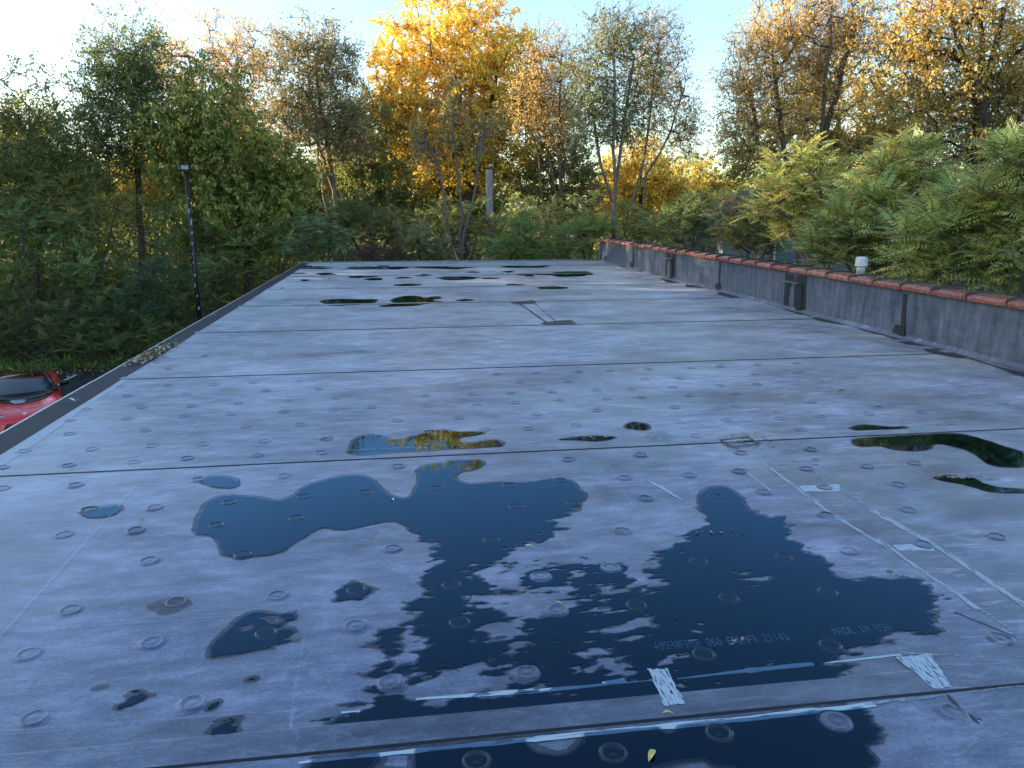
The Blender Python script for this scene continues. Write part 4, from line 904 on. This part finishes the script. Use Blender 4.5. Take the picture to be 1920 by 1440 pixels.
DKGR = [(.044, .066, .024), (.066, .090, .030), (.092, .105, .036)]; DKGR = [tuple(v * 1.2 for v in c) for c in DKGR]
YGRN = [(.19, .19, .045), (.14, .15, .035), (.09, .11, .028), (.25, .22, .05)]
BRWN = [(.17, .12, .055), (.12, .11, .045), (.20, .13, .06), (.10, .10, .04)]
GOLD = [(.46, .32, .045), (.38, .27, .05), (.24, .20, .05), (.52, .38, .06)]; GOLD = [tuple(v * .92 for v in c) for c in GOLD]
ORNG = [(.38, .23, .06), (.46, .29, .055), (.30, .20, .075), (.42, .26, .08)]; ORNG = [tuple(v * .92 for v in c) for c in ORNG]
PINK = [(.36, .26, .17), (.40, .27, .13), (.30, .22, .14)]; PINK = [tuple(v * .92 for v in c) for c in PINK]
BLUG = [(.150, .190, .075), (.195, .225, .080), (.225, .240, .070), (.31, .29, .065)]; BLUG = [tuple(v * 0.9 for v in c) for c in BLUG]
g1 = 'trees of the wooded edge'
tree('tree', 'thin olive tree with open crown beside the dark feathery tree', 'tree', 33.5, [[(60, 470), (45, 330), (50, 200)], [(60, 470), (95, 300), (110, 220)]], [(45, 240, 90, 95), (20, 330, 80, 80), (110, 300, 60, 80), (70, 400, 100, 50)], 330, 13000, (.12, .5, 7), OLIVE + DKGR, [3, 3, 2, 2, 2, 2, 2], None, 'bark', .10, group=g1)
tree('tree', 'tall dark feathery tree with a straight thin trunk', 'tree', 32.5, [[(262, 480), (252, 330), (240, 200), (215, 90)]], [(225, 105, 62, 68), (200, 190, 60, 75), (265, 150, 60, 80), (205, 275, 58, 70), (280, 250, 55, 80)], 380, 13000, (.15, .32, 7), DKGR + OLIVE, [4, 4, 3, 2, 1, 1, 1], None, 'bark', .12, twig=.9, group=g1)
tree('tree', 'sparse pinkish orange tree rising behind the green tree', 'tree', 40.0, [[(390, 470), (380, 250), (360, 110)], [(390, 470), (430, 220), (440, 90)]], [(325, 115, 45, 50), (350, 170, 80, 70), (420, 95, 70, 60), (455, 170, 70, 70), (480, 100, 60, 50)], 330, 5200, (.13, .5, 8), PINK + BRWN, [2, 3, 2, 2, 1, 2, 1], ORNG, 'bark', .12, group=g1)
tree('tree', 'broad leafy tree with drooping yellow green leaves and forked base', 'tree', 31.5, [[(464, 480), (458, 430), (420, 330), (395, 200)], [(464, 480), (475, 420), (505, 300)]], [(385, 200, 78, 80), (345, 260, 75, 70), (430, 290, 80, 80), (380, 350, 85, 70), (470, 390, 95, 60), (520, 330, 60, 80), (420, 440, 70, 40)], 420, 17000, (.19, .42, 6), YGRN + OLIVE, [3, 4, 3, 1, 2, 2, 1, 1], None, 'bark', .16, droop=.45, group=g1)
tree('tree', 'brown half bare tree with several slender pale stems', 'tree', 33.0, [[(632, 410), (618, 300), (600, 200), (585, 70)], [(622, 440), (596, 300), (592, 170)], [(640, 400), (600, 280), (560, 200)]], [(590, 95, 70, 62), (545, 150, 60, 80), (620, 170, 60, 90), (580, 240, 80, 70), (650, 250, 40, 60)], 420, 12000, (.12, .45, 8), BRWN + OLIVE, [4, 4, 3, 3, 2, 1, 1, 1], None, 'barkpale', .085, group=g1)
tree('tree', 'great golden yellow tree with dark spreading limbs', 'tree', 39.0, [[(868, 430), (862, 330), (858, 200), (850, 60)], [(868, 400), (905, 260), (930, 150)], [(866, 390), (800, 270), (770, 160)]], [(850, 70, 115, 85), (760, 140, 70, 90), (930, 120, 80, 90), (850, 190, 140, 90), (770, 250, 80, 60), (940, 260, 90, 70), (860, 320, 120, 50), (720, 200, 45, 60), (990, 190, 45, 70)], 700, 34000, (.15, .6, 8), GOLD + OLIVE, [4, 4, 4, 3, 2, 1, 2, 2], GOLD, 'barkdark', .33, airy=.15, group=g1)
tree('tree', 'dim olive tree filling the space left of the golden tree', 'tree', 37.0, [[(700, 480), (690, 330), (680, 220)]], [(690, 260, 50, 90), (660, 350, 70, 80), (730, 370, 70, 70)], 260, 10000, (.14, .5, 7), OLIVE + DKGR, [3, 3, 2, 2, 2, 2, 2], None, 'bark', .12, group=g1)
tree('tree', 'slender pale sapling with a forked stem before the golden tree', 'tree', 29.5, [[(866, 480), (868, 410), (856, 290), (845, 170)], [(868, 440), (890, 350), (905, 250)], [(850, 470), (830, 350), (800, 260)]], [(848, 210, 30, 70), (905, 250, 30, 40), (800, 270, 30, 50)], 90, 900, (.11, .45, 5), BRWN, [1, 1, 1, 1], None, 'barkpale', .05, group=g1)
tree('tree', 'slender pinkish tree of upright bare twigs beside the golden tree', 'tree', 33.5, [[(1050, 440), (1040, 330), (1020, 200), (1000, 80)], [(1028, 440), (1012, 300), (985, 180)], [(1052, 420), (1045, 280), (1050, 120)]], [(1010, 130, 40, 70), (1050, 150, 35, 80), (990, 200, 40, 60), (1040, 230, 45, 60)], 260, 4200, (.11, .42, 7), PINK + ORNG + OLIVE, [2, 2, 2, 2, 2, 2, 1, 2, 1, 2, 1], None, 'bark', .06, twig=.8, droop=0, group=g1)
tree('tree', 'olive tree behind the pinkish bare twigs', 'tree', 40.0, [[(1050, 450), (1055, 330), (1060, 250)]], [(1055, 260, 45, 70), (1010, 330, 70, 60), (1080, 350, 50, 70)], 260, 9000, (.14, .55, 7), OLIVE + BRWN, [3, 2, 3, 2, 2, 1, 1, 1], None, 'bark', .14, group=g1)
tree('tree', 'airy pale trunked tree with scattered small green leaves against open sky', 'tree', 28.5, [[(1152, 450), (1150, 330), (1146, 180), (1140, 60)], [(1150, 390), (1120, 270), (1105, 160)], [(1150, 380), (1165, 250), (1185, 110)]], [(1150, 75, 55, 50), (1105, 140, 45, 60), (1190, 120, 45, 65), (1120, 225, 45, 60), (1180, 230, 50, 60)], 300, 5600, (.12, .38, 7), OLIVE + DKGR, [3, 2, 2, 3, 1, 1, 2], None, 'barkpale', .062, twig=.8, group=g1)
tree('tree', 'leaning airy tree with drooping twigs next to the gap of open sky', 'tree', 30.0, [[(1172, 440), (1200, 330), (1222, 200), (1240, 70)], [(1205, 330), (1250, 250), (1275, 170)]], [(1235, 90, 42, 60), (1255, 160, 45, 70), (1225, 230, 45, 60), (1285, 250, 30, 70), (1210, 160, 30, 60)], 240, 3000, (.12, .38, 7), PINK + OLIVE, [2, 2, 2, 3, 2, 2, 2], None, 'barkpale', .05, twig=.8, group=g1)
tree('tree', 'round sunlit yellow tree low behind the airy trees', 'tree', 46.0, [[(1200, 450), (1200, 360), (1195, 290)]], [(1195, 310, 65, 60), (1155, 370, 45, 60), (1240, 370, 55, 60)], 260, 11000, (.16, .6, 7), GOLD + YGRN, [3, 3, 3, 2, 2, 1, 1, 1], None, 'bark', .2, group=g1)
tree('tree', 'low yellow tree behind the gap of open sky', 'tree', 48.0, [[(1310, 450), (1310, 380), (1305, 330)]], [(1300, 345, 55, 42), (1345, 380, 60, 50), (1270, 400, 50, 40)], 200, 8000, (.16, .6, 7), GOLD + OLIVE, [2, 3, 3, 2, 2, 1, 1, 1], None, 'bark', .18, group=g1)
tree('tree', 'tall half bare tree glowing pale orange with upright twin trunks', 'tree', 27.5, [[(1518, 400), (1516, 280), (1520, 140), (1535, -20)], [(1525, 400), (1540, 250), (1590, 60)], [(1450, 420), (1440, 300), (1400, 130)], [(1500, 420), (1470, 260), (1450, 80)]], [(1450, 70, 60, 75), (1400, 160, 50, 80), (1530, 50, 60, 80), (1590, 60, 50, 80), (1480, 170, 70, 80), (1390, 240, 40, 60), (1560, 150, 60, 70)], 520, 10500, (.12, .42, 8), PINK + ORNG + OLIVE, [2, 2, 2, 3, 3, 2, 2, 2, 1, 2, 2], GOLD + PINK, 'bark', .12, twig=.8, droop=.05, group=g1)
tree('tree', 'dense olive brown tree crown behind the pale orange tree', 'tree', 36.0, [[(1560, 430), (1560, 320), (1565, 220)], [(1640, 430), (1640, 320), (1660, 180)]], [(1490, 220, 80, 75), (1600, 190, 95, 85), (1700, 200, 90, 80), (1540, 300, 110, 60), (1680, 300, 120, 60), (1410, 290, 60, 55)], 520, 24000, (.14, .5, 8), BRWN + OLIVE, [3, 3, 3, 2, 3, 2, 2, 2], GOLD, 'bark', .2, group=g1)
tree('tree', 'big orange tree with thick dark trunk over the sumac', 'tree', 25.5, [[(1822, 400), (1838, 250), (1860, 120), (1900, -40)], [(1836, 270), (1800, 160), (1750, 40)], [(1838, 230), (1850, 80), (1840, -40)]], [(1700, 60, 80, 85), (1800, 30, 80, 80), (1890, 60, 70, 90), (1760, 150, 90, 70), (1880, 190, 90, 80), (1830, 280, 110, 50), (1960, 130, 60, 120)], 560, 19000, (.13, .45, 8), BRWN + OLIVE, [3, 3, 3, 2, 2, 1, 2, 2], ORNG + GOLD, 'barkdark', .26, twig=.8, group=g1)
# shrubs and saplings of the wooded edge
g2 = 'shrubs along the edge of the lot'
FR = (7, .62, 11, .125)
def shrub(label, px, crowns, Y, nodes, cols=None, w=None, fr=FR, group=g2, name='shrub', base=None, bark='bark', hollow=.45):
    cols = cols or DKGR; w = w or [1] * len(cols)
    b = base or 560
    tr = [[(px, b), (px + random.uniform(-25, 25), crowns[0][1])]] + [[(px + random.uniform(-15, 15), b), (c[0], c[1])] for c in crowns[1:]]
    return tree(name, label, 'shrub', Y, tr, crowns, nodes, 0, None, cols, w, None, bark, .05, mode='frond', frond=fr, group=group, tipr=.010, hollow=hollow)
GRN = [(.060, .105, .034), (.085, .135, .038), (.115, .160, .042), (.20, .20, .05)]; GRN = [tuple(v * 1.2 for v in c) for c in GRN]
shrub('wide feathery green shrub towering over the parked red car', 60, [(50, 430, 80, 50), (130, 470, 80, 55), (20, 500, 60, 50), (190, 510, 60, 50)], 30.6, 130, GRN, [3, 3, 3, 1], base=660)
shrub('yellow tinged shrub with long drooping fronds above the wide feathery shrub', 150, [(90, 370, 60, 40), (150, 400, 70, 40), (220, 390, 50, 45)], 31.6, 70, YGRN, [3, 3, 2, 1], base=620)
shrub('dark low shrub overhanging the leaf strewn edge of the lot', 80, [(60, 590, 90, 45), (150, 610, 80, 45), (10, 640, 50, 35)], 30.0, 110, DKGR, [2, 3, 2], base=680)
shrub('blue green shrub with large fronds left of the lamp pole', 300, [(300, 500, 50, 60), (250, 570, 60, 50), (320, 590, 50, 40)], 30.0, 100, [(.04, .085, .045), (.055, .105, .055), (.07, .11, .04)], [1, 1, 1], base=660)
shrub('deep green shrub around the foot of the lamp pole', 380, [(370, 560, 50, 40), (410, 520, 45, 45), (340, 620, 50, 30)], 29.6, 90, DKGR + GRN, [2, 2, 2, 2, 1, 1, 0.3], base=640)
shrub('low bushy shrub at the corner of the lot by the roof edge', 230, [(210, 640, 70, 32), (280, 625, 50, 35), (130, 655, 60, 25)], 29.6, 80, GRN, [3, 3, 1, .5], base=690)
shrub('mid green shrub behind the lamp pole', 400, [(400, 450, 60, 45), (340, 430, 45, 45), (460, 470, 50, 40)], 30.8, 90, GRN + OLIVE, [2, 2, 1, .5, 2, 2, 1, 1], base=600)
shrub('yellow green shrub at the far left corner of the roof', 520, [(500, 460, 60, 35), (560, 440, 45, 45), (470, 500, 50, 30)], 30.0, 80, YGRN + GRN, [1, 2, 2, .5, 2, 2, 2, .5], base=560)
shrub('grey green leafy sapling behind the far roof edge', 610, [(600, 430, 40, 40), (640, 460, 50, 30), (570, 470, 40, 30)], 28.6, 70, [(.09, .13, .06), (.12, .16, .07), (.08, .11, .04)], [1, 1, 1], base=520)
shrub('dark wine red shrub behind the far roof edge', 700, [(690, 478, 40, 16), (740, 482, 30, 14)], 27.2, 60, [(.055, .014, .016), (.085, .020, .020), (.05, .03, .02)], [2, 2, 1], fr=(7, .4, 8, .09), base=520)
shrub('pale feathery shrub right of the red shrub', 790, [(780, 450, 38, 26), (820, 470, 30, 24), (760, 480, 36, 20)], 27.2, 80, [(.14, .15, .06), (.11, .13, .05), (.09, .10, .03)], [1, 1, 1], fr=(7, .55, 13, .085), base=520)
shrub('olive bush filling the space behind the red shrub', 690, [(680, 410, 60, 40), (740, 430, 50, 35), (640, 400, 40, 30)], 30.0, 90, OLIVE, [2, 2, 2, 1], base=520)
shrub('dark green bush around the forked sapling', 880, [(880, 420, 60, 40), (830, 410, 50, 35), (930, 440, 50, 40)], 32.0, 100, DKGR, [1, 1, 1], base=520)
shrub('bright green sapling with upright plumes behind the far roof edge', 950, [(940, 470, 50, 24), (980, 440, 36, 40), (1000, 475, 40, 20)], 28.0, 80, [(.10, .16, .035), (.08, .13, .03), (.13, .18, .04)], [1, 1, 1], base=520)
shrub('dark bush between the slender trees', 1010, [(1000, 410, 60, 40), (1060, 430, 50, 40), (1090, 400, 50, 40)], 32.5, 100, DKGR + OLIVE, [2, 2, 2, 1, 1, .5, .3], base=520)
shrub('yellow green shrub beside the end of the parapet', 1100, [(1085, 450, 45, 30), (1120, 425, 35, 22), (1060, 475, 36, 18)], 27.6, 80, YGRN + GRN, [2, 2, 1, .5, 2, 2, 2, .5], base=520)
shrub('leafy bush just beyond the parapet end', 1180, [(1180, 420, 50, 35), (1230, 440, 45, 30), (1150, 450, 30, 25)], 29.0, 80, GRN + OLIVE, [2, 2, 1, .5, 2, 2, 1, 1], base=520)
shrub('dark leafy bush behind the middle of the tiled parapet', 1290, [(1270, 430, 55, 40), (1330, 440, 50, 35), (1300, 400, 50, 35)], 24.0, 190, DKGR + GRN, [2, 2, 2, 2, 2, 1, .3], fr=(7, .5, 8, .10), base=520)
shrub('green vine covered bush with red leaf tips behind the parapet', 1400, [(1390, 440, 45, 35), (1440, 455, 40, 30), (1370, 400, 40, 40), (1420, 400, 40, 35)], 20.5, 200, [(.05, .09, .025), (.09, .13, .03), (.08, .015, .02), (.06, .08, .02)], [3, 3, .6, 2], fr=(7, .42, 6, .095), base=540)
g3 = 'sumac thicket behind the parapet'
SR = (8, .60, 10, .135); SW = [3, 4, 3, 1]
shrub('tall sumac with yellowing top fronds over the tiled parapet', 1540, [(1500, 330, 60, 45), (1560, 370, 60, 50), (1450, 380, 45, 40), (1520, 430, 60, 45)], 16.5, 130, BLUG + YGRN, SW + [2, 1, .5, 2], SR, g3, 'sumac', 560, hollow=.25)
shrub('sumac bush rising behind the vent pipe', 1630, [(1620, 420, 60, 55), (1560, 460, 50, 40), (1660, 470, 50, 40)], 13.5, 110, BLUG + OLIVE, SW + [.5, .3, 1, 1], SR, g3, 'sumac', 600, hollow=.25)
shrub('sumac with golden green plumes in front of the dark trunk', 1700, [(1690, 310, 50, 45), (1650, 350, 50, 40), (1730, 370, 60, 45), (1690, 420, 55, 40)], 14.0, 120, YGRN + BLUG, [2, 1, .5, 2] + SW, SR, g3, 'sumac', 600, hollow=.25)
shrub('blue green sumac with broad fronds beside the last tiles', 1790, [(1770, 440, 70, 50), (1830, 400, 60, 50), (1740, 490, 50, 35), (1830, 480, 60, 40)], 11.3, 120, BLUG, SW, SR, g3, 'sumac', 640, hollow=.25)
shrub('large sumac with fronds reaching over the end of the thicket', 1890, [(1890, 340, 50, 50), (1910, 420, 50, 50), (1880, 490, 50, 40), (1940, 300, 50, 40), (1960, 480, 50, 50)], 10.6, 130, BLUG + YGRN, SW + [1, 1, .3, .4], SR, g3, 'sumac', 680, hollow=.25)

# woodland farther back, one mass, and an unseen wood added beside the lot to block the low sun
def wood_mass(name, label, n, x0, x1, y0, y1, zt, size, cols, w):
    P = np.stack([rng.uniform(x0, x1, n), rng.uniform(y0, y1, n), rng.random(n)], 1); H = zt * (.62 + .75 * (fbm(P[:, 0] * .16, P[:, 1] * .16, 6) + .25)); P[:, 2] = H * P[:, 2] ** .8
    keep = fbm(P[:, 0] * .55 + P[:, 2] * .3, P[:, 2] * .6 + P[:, 1] * .2, 12) > -.17; P = P[keep]; m = len(P); D = norm(rng.normal(size=(m, 3)) + np.array([0, 0, -.4])); L = size * rng.uniform(.6, 1.3, m)
    o = put(name, fastmesh(name, leaf_quads(P, D, L, L * .6), 4, M['leaf'], pal(cols, w, m)), label=label, category='woodland', kind='stuff'); TRIS[0] += m * 2; return o
wood_mass('woodland', 'mass of dim woodland foliage far behind the trees', 75000, -50, 60, 47, 60, 10.0, .42, OLIVE + DKGR + GOLD, [3, 3, 2, 1, 2, 2, 2, .3, .3, .3, .2])
wood_mass('undergrowth', 'dark tangled undergrowth beneath the trees', 36000, -30, 24, 32, 46, 4.2, .32, DKGR + OLIVE, [3, 3, 3, 2, 2, 1, 1])
wood_mass('woodland', 'unseen mass of woodland added beside the car park to block low sun', 30000, -50, -25, 22, 48, 10.0, .45, OLIVE + DKGR, [1] * 7)
wood_mass('undergrowth', 'deep green tangle of saplings and vines behind the lamp pole', 34000, -29, -4.5, 33.6, 37.5, 8.2, .20, DKGR + OLIVE + YGRN, [3, 3, 3, 3, 3, 1, .6, .5, 1, 1, .5])
# grass and litter at the edge of the lot
n = 9000; gx = rng.uniform(-24, -5, n); gy = LOTY + .25 + rng.exponential(.7, n); P = np.stack([gx, gy, np.zeros(n)], 1); D = norm(rng.normal(size=(n, 3)) * .5 + np.array([0, 0, 1.])); L = rng.uniform(.10, .32, n)
put('grass', fastmesh('grass', leaf_quads(P, D, L, L * .22), 4, M['leaf'], pal(GRN + DKGR, [1] * 7, n)), label='ragged grass and weeds along the edge of the lot', category='grass', kind='stuff')
n = 2600; gx = rng.uniform(-24, -5, n); gy = LOTY + rng.normal(-.05, .28, n) - rng.exponential(.35, n) * (rng.random(n) < .35); P = np.stack([gx, gy, .02 + rng.random(n) * .03], 1)
flakes('ground_litter', P, .11, LC, 'litter', .35, label='brown fallen leaves heaped along the edge of the asphalt', category='leaf litter', kind='stuff')
n = 420; P = np.stack([rng.uniform(-20, -5, n), LOTY - rng.uniform(0, 7, n), np.full(n, .02)], 1); flakes('scattered_litter', P, .08, LC * 1.3, 'litter', .2, label='pale leaves scattered over the black asphalt', category='leaf litter', kind='stuff')

# the wooded edge goes on unseen at left, added to shade the roof from the low sun
def copy_tree(src, loc, rz, s, label, group):
    r = src.copy(); COL.objects.link(r); r.location = loc; r.rotation_euler = (0, 0, rz); r.scale = (s, s, s); r['label'] = label; r['group'] = group
    for c in src.children:
        q = c.copy(); COL.objects.link(q); q.parent = r
    return r
src = [o for o in bpy.data.objects if o.parent is None and o.name.startswith('tree')]
src = {o['label'].split()[0] + o['label'].split()[1]: o for o in src}
lst = [(('broadleafy', 'denseolive', 'broadleafy')[k % 3], -17 + k * 3.4, 43 + (k % 3) * 2.2, (1.0, .72, 1.1)[k % 3]) for k in range(7)] + \
      [(('denseolive', 'broadleafy', 'greatgolden')[k % 3], -24.5 - k * .9 - 3.5 * (k % 2), 27 - k * 2.4, (1.0, 1.45, .9)[k % 3]) for k in range(17)] + \
      [('broadleafy', -19.5, 33, 1.0), ('broadleafy', -22.5, 30, .8), ('denseolive', -25, 34, .85), ('denseolive', -29.5, 31, .78), ('broadleafy', -27, 37.5, 1.3)]
KN = {'denseolive': 'dense olive', 'greatgolden': 'wide golden', 'broadleafy': 'leafy yellow green'}
for k, (nm, x, y, s) in enumerate(lst):
    where = 'in the back row of the wood' if y > 40 else 'in the unseen wood added to shade the roof'
    copy_tree(src[nm], (x, y, 0), k * 1.9, s, KN[nm] + ' tree ' + where, KN[nm] + ' trees ' + where)
print('TRIS', TRIS[0], 'plates', len(seen))
